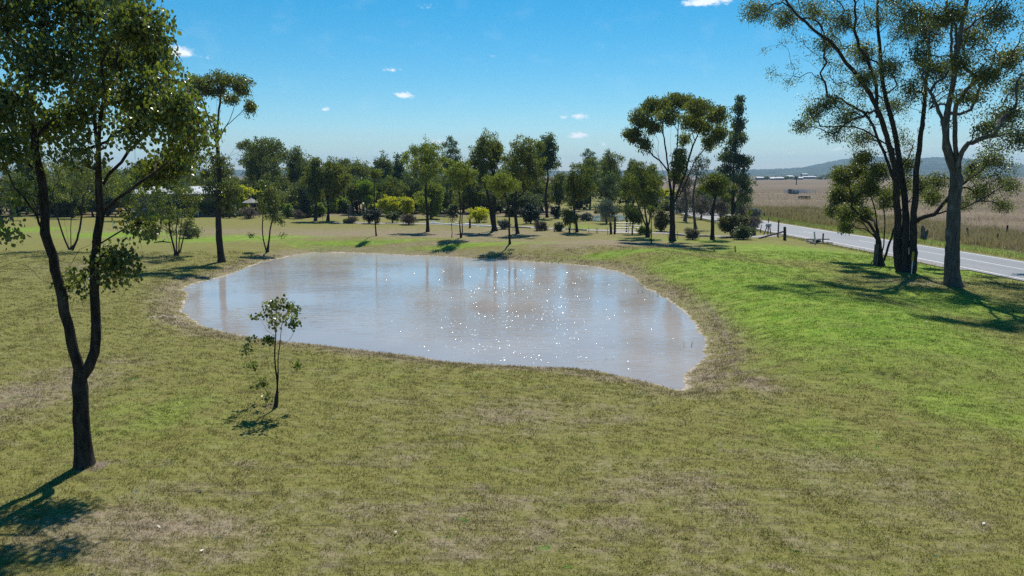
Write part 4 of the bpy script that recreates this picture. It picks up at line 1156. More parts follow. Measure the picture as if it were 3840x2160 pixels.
MAT['fabric'] = simple_mat('white tunnel cloth', (.62, .62, .64), (.78, .78, .80), 4, .8, .2)
MAT['hide'] = simple_mat('pale tan hide', (.30, .21, .14), (.45, .34, .24), 5, .9, .2)
def zrel(p, py):
    """height above the foot p at which the ray of pixel row py passes"""
    r = ray(1920, py)
    return CAM_H + r[2] * (p[1] / r[1]) - p[2]

def post(name, label, px, py0, py1, w, mat, cat='post', group=None, lean=0.0, round_=True, cap=False):
    p = G(px, py0)
    h = zrel(p, py1)
    e = empty(name, p, label, cat, group)
    top = (lean * h, 0, h)
    if round_:
        MB().tube([(0, 0, -.3), (lean * h * .5 + w * .05, .01, h * .5), top], [w * .55, w * .5, w * .46], 9).build('post', MAT[mat], e, smooth=False)
        MB().tube([(top[0], 0, h - .004), (top[0], 0, h + w * .12)], [w * .46, w * .2], 9).build('top', MAT[mat], e)
    else:
        MB().box((lean * h / 2, 0, h / 2 - .15), (w, w * .8, h + .3), ry=math.atan(lean)).build('post', MAT[mat], e, bevel=w * .06)
    return e
def single(e_mesh, label, cat, group=None):
    return tag(e_mesh, label, cat, group)

# marker posts
def marker(px, py0, py_split, py1, label, w=.14, lower=.06, band=True):
    p = G(px, py0)
    h, hs_ = zrel(p, py1), zrel(p, py_split)
    e = empty('marker_post', p, label, 'marker post')
    MB().box((0, 0, hs_ / 2 - .1), (lower, .03, hs_ + .2)).build('stake', MAT['white'], e, bevel=.004)
    MB().box((0, -.004, (h + hs_) / 2), (w, .045, h - hs_)).build('sleeve', MAT['yellow'], e, bevel=.008)
    MB().box((0, -.004, h + .02), (w * .9, .04, .04)).build('cap', MAT['timber_dark'], e, bevel=.006)
    if band:
        MB().box((0, -.003, hs_ * .07), (lower + .012, .04, hs_ * .14)).build('band', MAT['blue'], e)
marker(3417, 1036, 979, 944, 'white stake with a tall yellow sleeve at the foot of the three-trunked gum')
marker(424, 858, 830, 815, 'distant white marker stake with a small yellow top on the green strip of lawn', .2, .07, False)
for px, py0, py1, ln, lab in [(2678, 945, 926, .0, 'short upright yellow peg on the grassy bank crest'), (2759, 945, 923, -.16, 'short tilted yellow peg on the grassy bank crest')]:
    p = G(px, py0); h = zrel(p, py1)
    e = empty('survey_peg', p, lab, 'peg')
    MB().box((ln * h / 2, 0, h / 2 - .1), (.13, .05, h + .2), ry=math.atan(ln)).build('stake', MAT['yellow'], e, bevel=.006)
    MB().box((ln * h, 0, h + .01), (.11, .045, .03), ry=math.atan(ln)).build('top', MAT['timber'], e)

# timber strainer assembly by the entrance
post('strainer_post', 'thick dark strainer post carrying the diagonal stay beside the drive entrance', 2943, 901, 851, .30, 'timber_dark', lean=-.06)
a, b = G(2945, 900), G(2845, 896)
hA = zrel(a, 866)
st = MB().tube([tuple(np.array([a[0], a[1], a[2] + hA])), tuple(b + np.array([0, 0, .05]))], [.085, .095], 8).build('diagonal_stay', MAT['timber'])
single(st, 'long sloping timber stay leaning from the strainer post to the ground', 'timber stay')
post('fence_post', 'slim grey post rising from dry grass just behind the strainer post', 2917, 889, 824, .16, 'timber')
post('fence_post', 'tall thin pole standing behind the white letterbox', 2879, 880, 816, .10, 'timber_dark')
post('fence_post', 'short slanting stake between the purple bush and the letterbox', 2850, 874, 843, .09, 'timber_dark', lean=.14)
post('strainer_post', 'square grey post standing hard against the low dense gum', 3282, 996, 916, .26, 'timber', round_=False)
p1, p2 = G(3262, 994), G(3279, 994)
pr = MB().tube([tuple(p1), (p2[0], p2[1], p2[2] + zrel(p2, 968))], .035, 6).build('prop_stick', MAT['timber_dark'])
single(pr, 'thin stick propped against the square grey post', 'stick')
# letterbox
p = G(2880, 882)
e = empty('letterbox', p, 'white letterbox on crooked timber legs beside the drive entrance', 'letterbox')
h = zrel(p, 848)
for sx_, ln in ((-.30, .20), (.28, -.06), (.02, .04)):
    MB().tube([(sx_ - ln * 1.2, .1 * sx_, -.1), (sx_ * .5, 0, h)], .06, 7).build('leg', MAT['timber'], e)
MB().box((0, 0, h + .03), (.62, .45, .07)).build('shelf', MAT['timber'], e, bevel=.01)
bx = MB().box((0, 0, h + .20), (.55, .36, .27)).build('box', MAT['white'], e, bevel=.03)
MB().box((0, -.186, h + .24), (.28, .012, .04)).build('slot', MAT['black'], bx)
# stump beside the sign
p = G(2824, 882)
e = empty('tree_stump', p, 'pale weathered stump standing by the purple bush under the road sign', 'stump')
h = zrel(p, 828)
MB().tube([(0, 0, -.1), (.03, 0, h * .3), (-.02, 0, h * .62), (.05, 0, h * .86), (-.02, 0, h)], [.34, .26, .30, .22, .10], 11).build('bole', MAT['timber'], e)
MB().tube([(.1, 0, h * .7), (.34, -.03, h * .92)], [.10, .06], 8).build('limb', MAT['bark_pale'], e)

# diamond warning sign
Ys = 92.0
c = D(2810, 798, Ys)
gp = on_ground(c[0], c[1])
e = empty('road_sign', gp, 'yellow diamond warning sign with a black side-road arrow', 'road sign')
hz = c[2] - gp[2]
MB().tube([(0, .03, -.3), (0, .03, hz + .55)], .034, 8).build('pole', MAT['steel'], e)
s = .50
pl = MB().raw([(0, -.012, hz - s), (s, -.012, hz), (0, -.012, hz + s), (-s, -.012, hz), (0, .006, hz - s), (s, .006, hz), (0, .006, hz + s), (-s, .006, hz)],
              [(0, 1, 2, 3), (7, 6, 5, 4), (0, 4, 5, 1), (1, 5, 6, 2), (2, 6, 7, 3), (3, 7, 4, 0)]).build('plate', MAT['sign_yellow'], e)
o_, i_ = s * .93, s * .86
vs = [(0, -.016, hz - o_), (o_, -.016, hz), (0, -.016, hz + o_), (-o_, -.016, hz), (0, -.016, hz - i_), (i_, -.016, hz), (0, -.016, hz + i_), (-i_, -.016, hz)]
MB().raw(vs, [(0, 1, 5, 4), (1, 2, 6, 5), (2, 3, 7, 6), (3, 0, 4, 7)]).build('border', MAT['black'], pl)
ar = MB()
ar.box((.03, -.017, hz - .07), (.10, .006, .42))
ar.raw([(-.10, -.0175, hz + .12), (.16, -.0175, hz + .12), (.03, -.0175, hz + .34)], [(0, 1, 2)])
ar.box((-.10, -.0176, hz - .03), (.20, .005, .07))
ar.build('arrow', MAT['black'], pl)

# culvert with broken edge and two guide posts
p = G(3075, 913)
e = empty('culvert', p, 'broken concrete culvert mouth in the gravel at the road edge', 'culvert')
mb = MB()
n = 14
for ri, ro, y in ((.36, .46, 0),):
    ring = []
    for k in range(n):
        a_ = 2 * math.pi * k / n
        for (rr, yy) in ((.36, -.25), (.46, -.25), (.46, 1.6), (.36, 1.6)):
            ring.append((rr * math.cos(a_) - .35, yy, rr * math.sin(a_) - .02))
    fs = []
    for k in range(n):
        for j in range(4):
            a0, a1 = k * 4 + j, k * 4 + (j + 1) % 4
            b0, b1 = ((k + 1) % n) * 4 + j, ((k + 1) % n) * 4 + (j + 1) % 4
            fs.append((a0, a1, b1, b0))
    mb.raw(ring, fs)
mb.build('pipe', MAT['concrete'], e)
MB().box((-.35, 1.3, -.05), (.8, .05, .8)).build('shade_plate', MAT['black'], e)  # black plate added to stand for the shade inside the pipe
MB().box((-.2, .15, .42), (2.4, .28, .12), rz=.06).build('headwall_slab', MAT['concrete'], e, bevel=.03)
rgo = np.random.default_rng(3)
def rock(loc, r_, seed):
    rg = np.random.default_rng(seed)
    bm = bmesh.new()
    bmesh.ops.create_icosphere(bm, subdivisions=2, radius=r_)
    for v in bm.verts:
        f = 1 + .35 * math.sin(v.co.x / r_ * 2.3 + seed) * math.cos(v.co.y / r_ * 1.9 + seed * .7) + rg.uniform(-.14, .14)
        v.co = Vector((v.co.x * f * 1.25, v.co.y * f, v.co.z * f * .7))
    me = bpy.data.meshes.new('rock'); bm.to_mesh(me); bm.free()
    o = obj('rock', me, MAT['rock'], None, loc)
    return tag(o, 'brown rock tumbled at the broken culvert mouth', 'rock', 'rocks at the culvert')
for k in range(13):
    q = p + np.array([rgo.uniform(-1.1, 1.1), rgo.uniform(-.5, .35), 0])
    q = on_ground(q[0], q[1])
    rock(q + np.array([0, 0, .04]), rgo.uniform(.09, .24), k + 5)
post('guide_post', 'leaning pale guide post at the culvert', 3058, 916, 868, .13, 'steel', cat='guide post', lean=-.14, round_=False)
post('guide_post', 'shorter upright guide post at the culvert', 3085, 913, 875, .13, 'timber', cat='guide post', round_=False)

# steel farm gate and the garden posts
ga, gb = G(2309, 876), G(2404, 877)
e = empty('farm_gate', ga, 'pale tubular steel farm gate with five rails across the gravel drive', 'gate')
v_ = gb - ga
hg = zrel(ga, 835)
for k in range(5):
    z = .12 + (hg - .12) * k / 4
    MB().tube([(0, 0, z), tuple(v_ + np.array([0, 0, z]))], .035, 7).build('rail', MAT['steel'], e)
for t in (0, .5, 1):
    q = v_ * t
    MB().tube([tuple(q + np.array([0, .04, .08])), tuple(q + np.array([0, .04, hg + .04]))], .032, 7).build('upright', MAT['steel'], e)
MB().tube([tuple(v_ * .5 + np.array([0, .05, hg])), tuple(v_ + np.array([0, .05, .14]))], .03, 7).build('brace', MAT['timber'], e)
post('gate_post', 'dark timber gate post at the latch end of the steel gate', 2305, 877, 814, .24, 'timber_dark')
post('gate_post', 'leaning dark timber post beside the latch end of the gate', 2292, 878, 833, .28, 'timber_dark', lean=-.10)
post('gate_post', 'tall timber post behind the hinge end of the gate', 2349, 872, 812, .18, 'timber_dark')
post('garden_post', 'stout grey timber post in the pinkish dry bush', 2014, 866, 824, .22, 'timber')
post('garden_post', 'red-brown timber post on the drive before the golden wattle', 1762, 856, 822, .26, 'red_timber')
post('garden_post', 'short dark timber post on the lawn edge near the feathery lime tree', 1308, 832, 798, .2, 'timber_dark')
for k, (px, py0, py1) in enumerate([(1211, 830, 801), (1235, 832, 808), (1365, 836, 806), (1931, 866, 842), (1924, 866, 846), (2152, 871, 838), (2100, 870, 848), (2236, 876, 853), (2241, 876, 856), (2279, 880, 855), (2208, 874, 852), (2490, 872, 815), (2540, 895, 868), (2505, 893, 875)]):
    post('star_picket', 'thin rusty star picket stuck in the garden edge along the drive', px, py0, py1, .05, 'timber_dark', 'star picket', 'star pickets along the drive', lean=(k % 3 - 1) * .05)

# white painted tyre ornaments and log edging on the garden path
def tyre_arch(px, py, r_):
    p = G(px, py)
    e = empty('tyre_arch', p, 'white half-buried tyre arch in the garden bed', 'garden ornament')
    MB().tube([(r_ * math.cos(a_), 0, r_ * math.sin(a_)) for a_ in np.linspace(-.2, math.pi + .2, 14)], r_ * .22, 8).build('arch', MAT['white'], e)
    MB().tube([(r_ * .8 * math.cos(a_), .02, r_ * .8 * math.sin(a_)) for a_ in np.linspace(-.2, math.pi + .2, 14)], r_ * .12, 6).build('inner_rim', MAT['timber_dark'], e)
tyre_arch(1625, 838, .30)
def swan(px, py, s, rz, label):
    p = G(px, py)
    e = empty('swan_planter', p, label, 'garden ornament')
    e.rotation_euler = (0, 0, rz)
    MB().tube([(s * .5 * math.cos(a_), s * .4 * math.sin(a_), s * .18) for a_ in np.linspace(0, 2 * math.pi, 13)], s * .16, 7).build('body', MAT['white'], e)
    MB().tube([(s * .45, 0, s * .2), (s * .7, 0, s * .55), (s * .55, 0, s * .95), (s * .72, 0, s * 1.1), (s * .92, 0, s * .98)], [s * .11, s * .09, s * .08, s * .10, s * .04], 7).build('neck', MAT['white'], e)
    MB().tube([(-s * .4, 0, s * .2), (-s * .8, 0, s * .62)], [s * .16, s * .05], 7).build('tail', MAT['white'], e)
swan(1657, 832, .34, 2.6, 'small white swan-shaped tyre planter next to the tyre arch')
swan(1713, 838, .42, .4, 'white swan-shaped planter seen between the twin thin stems')
swan(1752, 842, .50, 0, 'white long-bodied swan planter touching the red-brown post')
swan(1812, 848, .42, 3.0, 'white swan planter at the foot of the golden wattle')
for k, (xa, ya, xb, yb) in enumerate([(1600, 838, 1660, 841), (1664, 842, 1716, 845), (1734, 844, 1790, 847), (1796, 848, 1850, 851), (1910, 853, 1990, 857), (2120, 861, 2200, 865), (2520, 881, 2570, 885), (2622, 887, 2668, 888)]):
    a, b = G(xa, ya), G(xb, yb)
    lg = MB().tube([tuple(a + np.array([0, 0, .07])), tuple((a + b) / 2 + np.array([0, .03, .09])), tuple(b + np.array([0, 0, .07]))], [.09, .10, .085], 8).build('edging_log', MAT['white'] if k < 4 else MAT['concrete'])
    single(lg, 'pale log laid as edging along the gravel drive', 'log edging', 'edging logs along the drive')
lg = G(608, 912)
fb = MB().tube([tuple(lg + np.array([-.8, 0, .08])), tuple(lg + np.array([0, .1, .16])), tuple(lg + np.array([.9, 0, .07]))], [.05, .08, .03], 7)
fb.tube([tuple(lg + np.array([0, .1, .15])), tuple(lg + np.array([.35, -.1, .42]))], [.045, .015], 6)
single(fb.build('fallen_branch', MAT['timber_dark']), 'dark fallen branch lying on the lawn beside the many-stemmed gum', 'branch')

# second dam beyond the gate
dp = [G(*q) for q in [(2215, 830), (2262, 832), (2310, 831), (2352, 826), (2352, 815), (2330, 809), (2270, 809), (2225, 811)]]
bm = bmesh.new()
bm.faces.new([bm.verts.new((q[0], q[1], .10)) for q in dp])
bmesh.ops.recalc_face_normals(bm, faces=bm.faces)
if list(bm.faces)[0].normal.z < 0:
    bmesh.ops.reverse_faces(bm, faces=bm.faces)
me = bpy.data.meshes.new('second_dam_water'); bm.to_mesh(me); bm.free()
tag(obj('second_dam_water', me, water_mat('green dam water', (.075, .080, .026), (.10, .10, .036))), kind='structure')

# house, gazebo and shade tunnel among the trees
def house(name, label, c, L, Wd, hw, hr, rz, parts=True, wall='wall', roof='roof', group=None):
    e = empty(name, c, label, 'house', group)
    e.rotation_euler = (0, 0, rz)
    wl = MB().box((0, 0, hw / 2), (L, Wd, hw)).build('wall', MAT[wall], e)
    ov = .5 if parts else .3
    A, B = L / 2 + ov, Wd / 2 + ov
    k = hr / (Wd / 2)
    z0 = hw - ov * k + .02
    vs = [(-A, -B, z0), (A, -B, z0), (A, 0, hw + hr), (-A, 0, hw + hr), (A, B, z0), (-A, B, z0)]
    vs2 = [(x, y, z + .10) for x, y, z in vs]
    MB().raw(vs + vs2, [(0, 3, 2, 1), (3, 5, 4, 2), (6, 7, 8, 9), (9, 8, 10, 11), (0, 1, 7, 6), (5, 11, 10, 4), (1, 2, 8, 7), (2, 4, 10, 8), (0, 6, 9, 3), (3, 9, 11, 5)]).build('roof', MAT[roof], e)
    MB().raw([(-L / 2, -Wd / 2, hw), (-L / 2, Wd / 2, hw), (-L / 2, 0, hw + hr), (-L / 2 + .1, -Wd / 2, hw), (-L / 2 + .1, Wd / 2, hw), (-L / 2 + .1, 0, hw + hr)], [(0, 2, 1), (3, 4, 5), (0, 3, 5, 2), (1, 2, 5, 4)]).build('gable', MAT[wall], e)
    MB().raw([(L / 2, -Wd / 2, hw), (L / 2, Wd / 2, hw), (L / 2, 0, hw + hr), (L / 2 - .1, -Wd / 2, hw), (L / 2 - .1, Wd / 2, hw), (L / 2 - .1, 0, hw + hr)], [(0, 1, 2), (3, 5, 4), (0, 2, 5, 3), (1, 4, 5, 2)]).build('gable', MAT[wall], e)
    nw = 3 if parts else 2
    for i in range(nw):
        x = (i + .5) / nw * L - L / 2
        w = MB().box((x - L * .06, -Wd / 2 - .012, hw * .55), (L * .10, .05, hw * .38)).build('window', MAT['glass'], e)
        if parts:
            MB().box((x - L * .06, -Wd / 2 - .05, hw * .34), (L * .12, .10, .06)).build('sill', MAT['white'], w)
    d_ = MB().box((L * .12, -Wd / 2 - .014, hw * .4), (.9, .05, hw * .8)).build('door', MAT['timber_dark'], e)
    if parts:
        MB().tube([(L * .12 + .35, -Wd / 2 - .06, hw * .4), (L * .12 + .35, -Wd / 2 - .06, hw * .45)], .025, 6).build('handle', MAT['steel'], d_)
        for x in np.linspace(-L / 2 - .2, L / 2 + .2, 5):
            MB().box((x, -B + .12, z0 / 2), (.1, .1, z0 - .06)).build('veranda_post', MAT['white'], e)
    return e
q = D(700, 790, 118)
house('house', 'low brick house with a pale metal roof glimpsed between the trees', on_ground(q[0], q[1]), 13, 8, 3.6, 1.0, R(4))
q = D(945, 800, 111)
gp = on_ground(q[0], q[1])
e = empty('gazebo', gp, 'small open gazebo with a pale pyramid roof among the bushes', 'gazebo')
for k in range(6):
    a_ = k * math.pi / 3
    MB().tube([(1.15 * math.cos(a_), 1.15 * math.sin(a_), -.1), (1.15 * math.cos(a_), 1.15 * math.sin(a_), 2.3)], .05, 6).build('post', MAT['timber'], e)
hx = [(1.45 * math.cos(k * math.pi / 3), 1.45 * math.sin(k * math.pi / 3), 2.28) for k in range(6)]
rf = MB().raw(hx + [(0, 0, 2.95)] + [(x, y, z - .06) for x, y, z in hx], [(k, (k + 1) % 6, 6) for k in range(6)] + [(k, 7 + k, 7 + (k + 1) % 6, (k + 1) % 6) for k in range(6)] + [tuple(7 + k for k in range(5, -1, -1))]).build('roof', MAT['concrete'], e)
MB().tube([(0, 0, 2.9), (0, 0, 3.12)], [.08, .02], 7).build('finial', MAT['white'], rf)
q = D(1346, 800, 124)
gp = on_ground(q[0], q[1])
e = empty('shade_tunnel', gp, 'white arched garden shade tunnel behind the leaning young gums', 'shade tunnel')
arc = [(1.35 * math.cos(a_), 1.35 * math.sin(a_) * 1.15 + .7) for a_ in np.linspace(0, math.pi, 12)]
arc = [(1.35, 0)] + arc + [(-1.35, 0)]
vs, fs = [], []
for y in (-1.6, 1.6):
    vs += [(x, y, z) for x, z in arc]
for y in (-1.6, 1.6):
    vs += [(x * .97, y, z * .985) for x, z in arc]
m_ = len(arc)
for k in range(m_ - 1):
    fs += [(k, k + 1, m_ + k + 1, m_ + k), (2 * m_ + k + 1, 2 * m_ + k, 3 * m_ + k, 3 * m_ + k + 1), (k + 1, k, 2 * m_ + k, 2 * m_ + k + 1), (m_ + k, m_ + k + 1, 3 * m_ + k + 1, 3 * m_ + k)]
MB().raw(vs, fs).build('cover', MAT['fabric'], e)
for y in (-1.55, 0, 1.55):
    MB().tube([(x * .955, y, z * .975) for x, z in arc], .025, 6).build('hoop', MAT['steel'], e)

# fence posts across the road
for k, (px, py0, py1, ln) in enumerate([(2866,810,797,.05), (2888,811,797,0), (2900,811,799,-.05), (2914,812,796,.02), (2936,815,805,0), (2958,816,803,0), (3006,820,807,.06), (3070,826,812,-.03), (3140,834,818,.0), (3545,882,855,.05), (3741,902,876,-.06)]):
    post('fence_post', 'old leaning paddock fence post in the dry grass across the road', px, py0, py1, .17, 'timber_dark', 'fence post', 'paddock fence posts across the road', lean=ln)
post('fence_post', 'tall straight dark fence post standing clear in the paddock', 3775, 876, 844, .2, 'timber_dark', 'fence post')
post('fence_post', 'broken crooked fence post sloping in the dry weeds', 3633, 884, 855, .2, 'timber_dark', 'fence post', lean=-.35)
p = G(3462, 896)
e = empty('stump', p, 'hollow grey broken stump in dry weeds across the road', 'stump')
h = zrel(p, 845)
MB().tube([(0, 0, -.1), (-.05, 0, h * .4), (-.14, 0, h * .8), (-.2, 0, h)], [.34, .24, .20, .08], 10).build('bole', MAT['timber'], e)
MB().tube([(.15, 0, 0), (.38, .05, h * .55), (.42, .05, h * .7)], [.2, .14, .05], 8).build('shard', MAT['timber'], e)

# cattle yard
p = G(2970, 727)
e = empty('cattle_yard', p, 'small steel cattle yard of rails standing in the open paddock', 'cattle yard')
wy = G(3055, 727)[0] - p[0]
hy = zrel(p, 712)
for k in range(9):
    MB().tube([(wy * k / 8, 0, -.2), (wy * k / 8, 0, hy)], .07, 6).build('post', MAT['steel'], e)
    MB().tube([(wy * k / 8, 7, -.2), (wy * k / 8, 7, hy)], .07, 6).build('post', MAT['steel'], e)
for y in (0, 7):
    for k in range(5):
        MB().tube([(0, y, .3 + (hy - .35) * k / 4), (wy * (1 if k % 2 else .8), y, .3 + (hy - .35) * k / 4)], .05, 5).build('rail', MAT['steel'], e)
for x in (0, wy * .35):
    for k in range(5):
        MB().tube([(x, 0, .3 + (hy - .35) * k / 4), (x, 7, .3 + (hy - .35) * k / 4)], .05, 5).build('rail', MAT['steel'], e)
MB().raw([(-.2, .5, 0), (2.6, .5, 0), (2.6, .5, hy * .9), (-.2, .5, hy * 1.15), (-.2, 3, 0), (2.6, 3, 0), (2.6, 3, hy * .9), (-.2, 3, hy * 1.15)], [(0, 1, 2, 3), (7, 6, 5, 4), (0, 4, 5, 1), (1, 5, 6, 2), (2, 6, 7, 3), (3, 7, 4, 0)]).build('loading_ramp', MAT['timber'], e)
# power pole
p = G(2986, 693)
e = empty('power_pole', p, 'distant timber power pole with a crossarm in the paddock', 'power pole')
h = zrel(p, 665)
MB().tube([(0, 0, -.5), (0, 0, h)], [.35, .25], 8).build('pole', MAT['timber_dark'], e)
MB().box((0, -.3, h - .5), (2.4, .2, .2)).build('crossarm', MAT['timber_dark'], e)
for x in (-1, 0, 1):
    MB().tube([(x, -.3, h - .4), (x, -.3, h - .1)], .09, 6).build('insulator', MAT['white'], e)

# cattle grazing far off: one skinned body shared by the small mob
def cow_mesh():
    me = bpy.data.meshes.new('cow')
    V = [(0, 0, 1.05), (.45, 0, 1.08), (.75, 0, 1.05), (1.0, 0, .8), (1.22, 0, .42), (1.36, 0, .22), (-.45, 0, 1.08), (-.72, 0, 1.05), (-.80, 0, .6),
         (.62, .17, .75), (.64, .18, .4), (.64, .18, .02), (.62, -.17, .75), (.56, -.18, .4), (.54, -.18, .02),
         (-.6, .18, .75), (-.70, .18, .42), (-.66, .18, .02), (-.6, -.18, .75), (-.64, -.18, .42), (-.60, -.18, .02)]
    E = [(0, 1), (1, 2), (2, 3), (3, 4), (4, 5), (0, 6), (6, 7), (7, 8), (1, 9), (9, 10), (10, 11), (1, 12), (12, 13), (13, 14), (6, 15), (15, 16), (16, 17), (6, 18), (18, 19), (19, 20)]
    rr = [.36, .35, .25, .17, .13, .08, .34, .2, .03, .14, .07, .06, .14, .07, .06, .16, .07, .06, .16, .07, .06]
    me.from_pydata(V, E, [])
    o = bpy.data.objects.new('cow_tmp', me); COL.objects.link(o)
    m = o.modifiers.new('skin', 'SKIN'); o.modifiers.new('sub', 'SUBSURF').levels = 1
    for i, sv in enumerate(me.skin_vertices[0].data):
        sv.radius = (rr[i], rr[i]); sv.use_root = i == 0
    dg = bpy.context.evaluated_depsgraph_get()
    out = bpy.data.meshes.new_from_object(o.evaluated_get(dg))
    bpy.data.objects.remove(o); bpy.data.meshes.remove(me)
    out.name = 'cow'
    return out
cme = cow_mesh()
for k, (px, py, rz) in enumerate([(3000, 748, .4), (3013, 747, 2.9), (3022, 748, -.5), (3030, 748, 3.4)]):
    o = obj('cow', cme, MAT['hide'], None, G(px, py))
    o.rotation_euler = (0, 0, rz); o.scale = (.8, .8, .8)
    tag(o, 'pale tan cow grazing far out in the dry paddock', 'cow', 'cattle in the paddock')

# the edge of town
for k, (px, py, L, Wd, hw, rz, lab) in enumerate([(2848, 675, 14, 8, 3.5, .1, 'white-roofed house at the edge of town beside a dark round tree'), (2895, 675, 7, 6, 2.6, -.3, 'tiny shed with a pale roof between town trees'),
        (2918, 675, 20, 8, 3, .05, 'long low white farm shed at the edge of town'), (2978, 673, 12, 8, 4, .5, 'town house with a bright gable half hidden by a round tree'), (3000, 674, 10, 7, 3, -.1, 'small pale house behind the power pole'),
        (3032, 671, 34, 12, 4, .08, 'wide white-roofed hall at the foot of the hill'), (3015, 669, 16, 10, 9, .2, 'tall pale block rising behind the wide hall'), (2960, 671, 14, 9, 5, -.4, 'far roof among the town trees')]):
    house('town_house', lab, G(px, py), L * .62, Wd * .7, hw * .8, 1.1, rz, False, 'concrete', 'roof')
TOWN_TREES = [(2856,674,9,12,'round'),(2872,674,9,12,'loose'),(2935,674,12,11,''),(2948,674,12,13,''),(2984,674,9,14,''),(3096,673,24,22,''),(3070,673,14,9,''),(2888,673,8,8,''),(3010,671,9,9,''),(3055,670,12,12,''),(2965,672,9,10,''),(2905,672,9,9,'')]
for k, (px, py, hw, ht, _) in enumerate(TOWN_TREES):
    plant_tree('town_tree', 'dark tree among the houses at the edge of town', 'tree', (px, py), [(px, py - ht * .6, hw, ht * .55, 10), (px + hw * .3, py - ht * .8, hw * .5, ht * .35, 5)], None, seed=600 + k, leaf='gum_dark', bark='bark_dark',
               root_r=.5, per=40, size=1.5, clump=2.0, bf=.6, group='trees at the edge of town', tip_r=.1)

# ------------------------------------------------------------------ hills on the skyline
def hill_mat():
    m, nt = new_mat('forested hills')
    p = wpos(nt)
    n = noise(nt, p, .012, 5, .7)
    c = mixc(nt, sstep(nt, n, .35, .7), (.030, .045, .028), (.11, .12, .07))
    finish(nt, nd(nt, 'ShaderNodeBsdfPrincipled', {'Base Color': c, 'Roughness': 1.0, 'Specular IOR Level': .0}).outputs[0])
    return m
prof = [(-3200,646),(-1500,640),(-400,636),(300,640),(900,639),(1500,643),(2200,642),(2700,638),(2850,637),(2950,635),(2990,631),(3040,621),(3090,611),(3130,606),(3190,603),(3300,599),(3380,604),(3480,600),(3580,607),(3680,617),(3780,624),(3900,628),(4300,634),(5200,642),(7000,648)]
rgh = np.random.default_rng(8)
azs = np.linspace(R(-58), R(58), 900)
pxs = 1920 + FPX * np.tan(azs)
elev = np.interp(pxs, [q[0] for q in prof], [(655 - q[1]) / FPX for q in prof])
V = []
tt = np.linspace(0, 1, 26)
far_r, crest_r, near_r = 6300.0, 4700.0, 2300.0
for j, t in enumerate(tt):
    if t <= .7:
        u = t / .7; rr = near_r + (crest_r - near_r) * u; hh = (u * u * (3 - 2 * u)) ** 1.4
    else:
        u = (t - .7) / .3; rr = crest_r + (far_r - crest_r) * u; hh = 1 - u * u
    bumpy = np.interp(np.arange(900), np.arange(0, 901, 3), rgh.normal(0, 1.6, 301)[:301]) + rgh.normal(0, 1.2, 900)
    z = hh * elev * crest_r * (1 + .04 * np.sin(azs * 60 + t * 9)) + CAM_H * hh + bumpy * hh - 1.5 * (1 - hh)
    V.append(np.stack([np.sin(azs) * rr / np.cos(azs * .2), np.cos(azs) * rr, z], -1))
V = np.stack(V, 0)
ix = np.arange(26 * 900).reshape(26, 900)
f = np.stack([ix[:-1, :-1], ix[:-1, 1:], ix[1:, 1:], ix[1:, :-1]], -1).reshape(-1, 4)
tag(obj('hills', np_mesh('hills', V.reshape(-1, 3), [f], smooth=True), hill_mat()), kind='structure')

# ------------------------------------------------------------------ grasses
def blades(P, h, w, rg, lean=.6):
    N = len(P)
    a_ = rg.uniform(0, 2 * math.pi, N)
    side = np.stack([np.cos(a_), np.sin(a_), np.zeros(N)], -1)
    le = rg.normal(0, lean, (N, 2))
    tip = np.stack([le[:, 0] * h, le[:, 1] * h, h], -1)
    V = np.stack([P - side * w[:, None] / 2, P + side * w[:, None] / 2, P + tip], 1)
    return V.reshape(-1, 3), [np.arange(3 * N).reshape(N, 3)]
rgg = np.random.default_rng(99)
NT, K = 62000, 11
u = rgg.random(NT)
y0, y1, pw = 7.5, 62.0, .25
ty = (y0 ** pw + u * (y1 ** pw - y0 ** pw)) ** (1 / pw)
tx = (rgg.random(NT) * 2 - 1) * (ty * .76 + 2.5)
by = np.repeat(ty, K) + rgg.normal(0, .055, NT * K) * (1 + np.repeat(ty, K) * .03)
bx = np.repeat(tx, K) + rgg.normal(0, .055, NT * K) * (1 + np.repeat(ty, K) * .03)
tr = np.repeat(rgg.random(NT), K)
d, _ = shore_dist(bx, by)
keep = (d > .12) & (bx < road_cx(by) - 5.4)
keep &= ~((d < .6) & (rgg.random(len(bx)) < .6))
ca, sa = math.cos(R(35)), math.sin(R(35))
al, ac = bx * ca - by * sa, bx * sa + by * ca           # along / across the mower's furrows
fur = np.sin(ac * 15.5 + 1.4 * np.sin(al * .9) + 1.1 * np.sin(al * .37 + 2 + ac)) * (.5 + .5 * np.sin(al * 1.7 + ac * 2.3))
keep &= ~((fur > .35) & (rgg.random(len(bx)) < .7))
bx, by, tr, d = bx[keep], by[keep], tr[keep], d[keep]
bz = terrain(bx, by)
gr, dr = cover('green', bx, by), cover('dry', bx, by)
rgk = np.exp(-((np.minimum(d, 99) - .7) / 1.2) ** 2)
dr = np.maximum(dr, .55 * rgk); gr = gr * (1 - .6 * rgk)
h = (.020 + .024 * rgg.random(len(bx)) + .018 * tr) * (1 + .012 * by) * (1 + .5 * rgk)
w = .010 * (by / 10) ** .75 * rgg.uniform(.7, 1.3, len(bx))
V, F = blades(np.stack([bx, by, bz - .004], -1), h, w, rgg, .8)
A = {'green': np.repeat(gr, 3), 'dry': np.repeat(dr, 3), 'rnd': np.repeat(np.clip(.6 * tr + .4 * rgg.random(len(bx)), 0, 1), 3)}
gobj = obj('grass', np_mesh('grass', V, F, A), MAT['blade'])
tag(gobj, 'short patchy lawn grass growing round the pond', 'grass', kind='stuff')

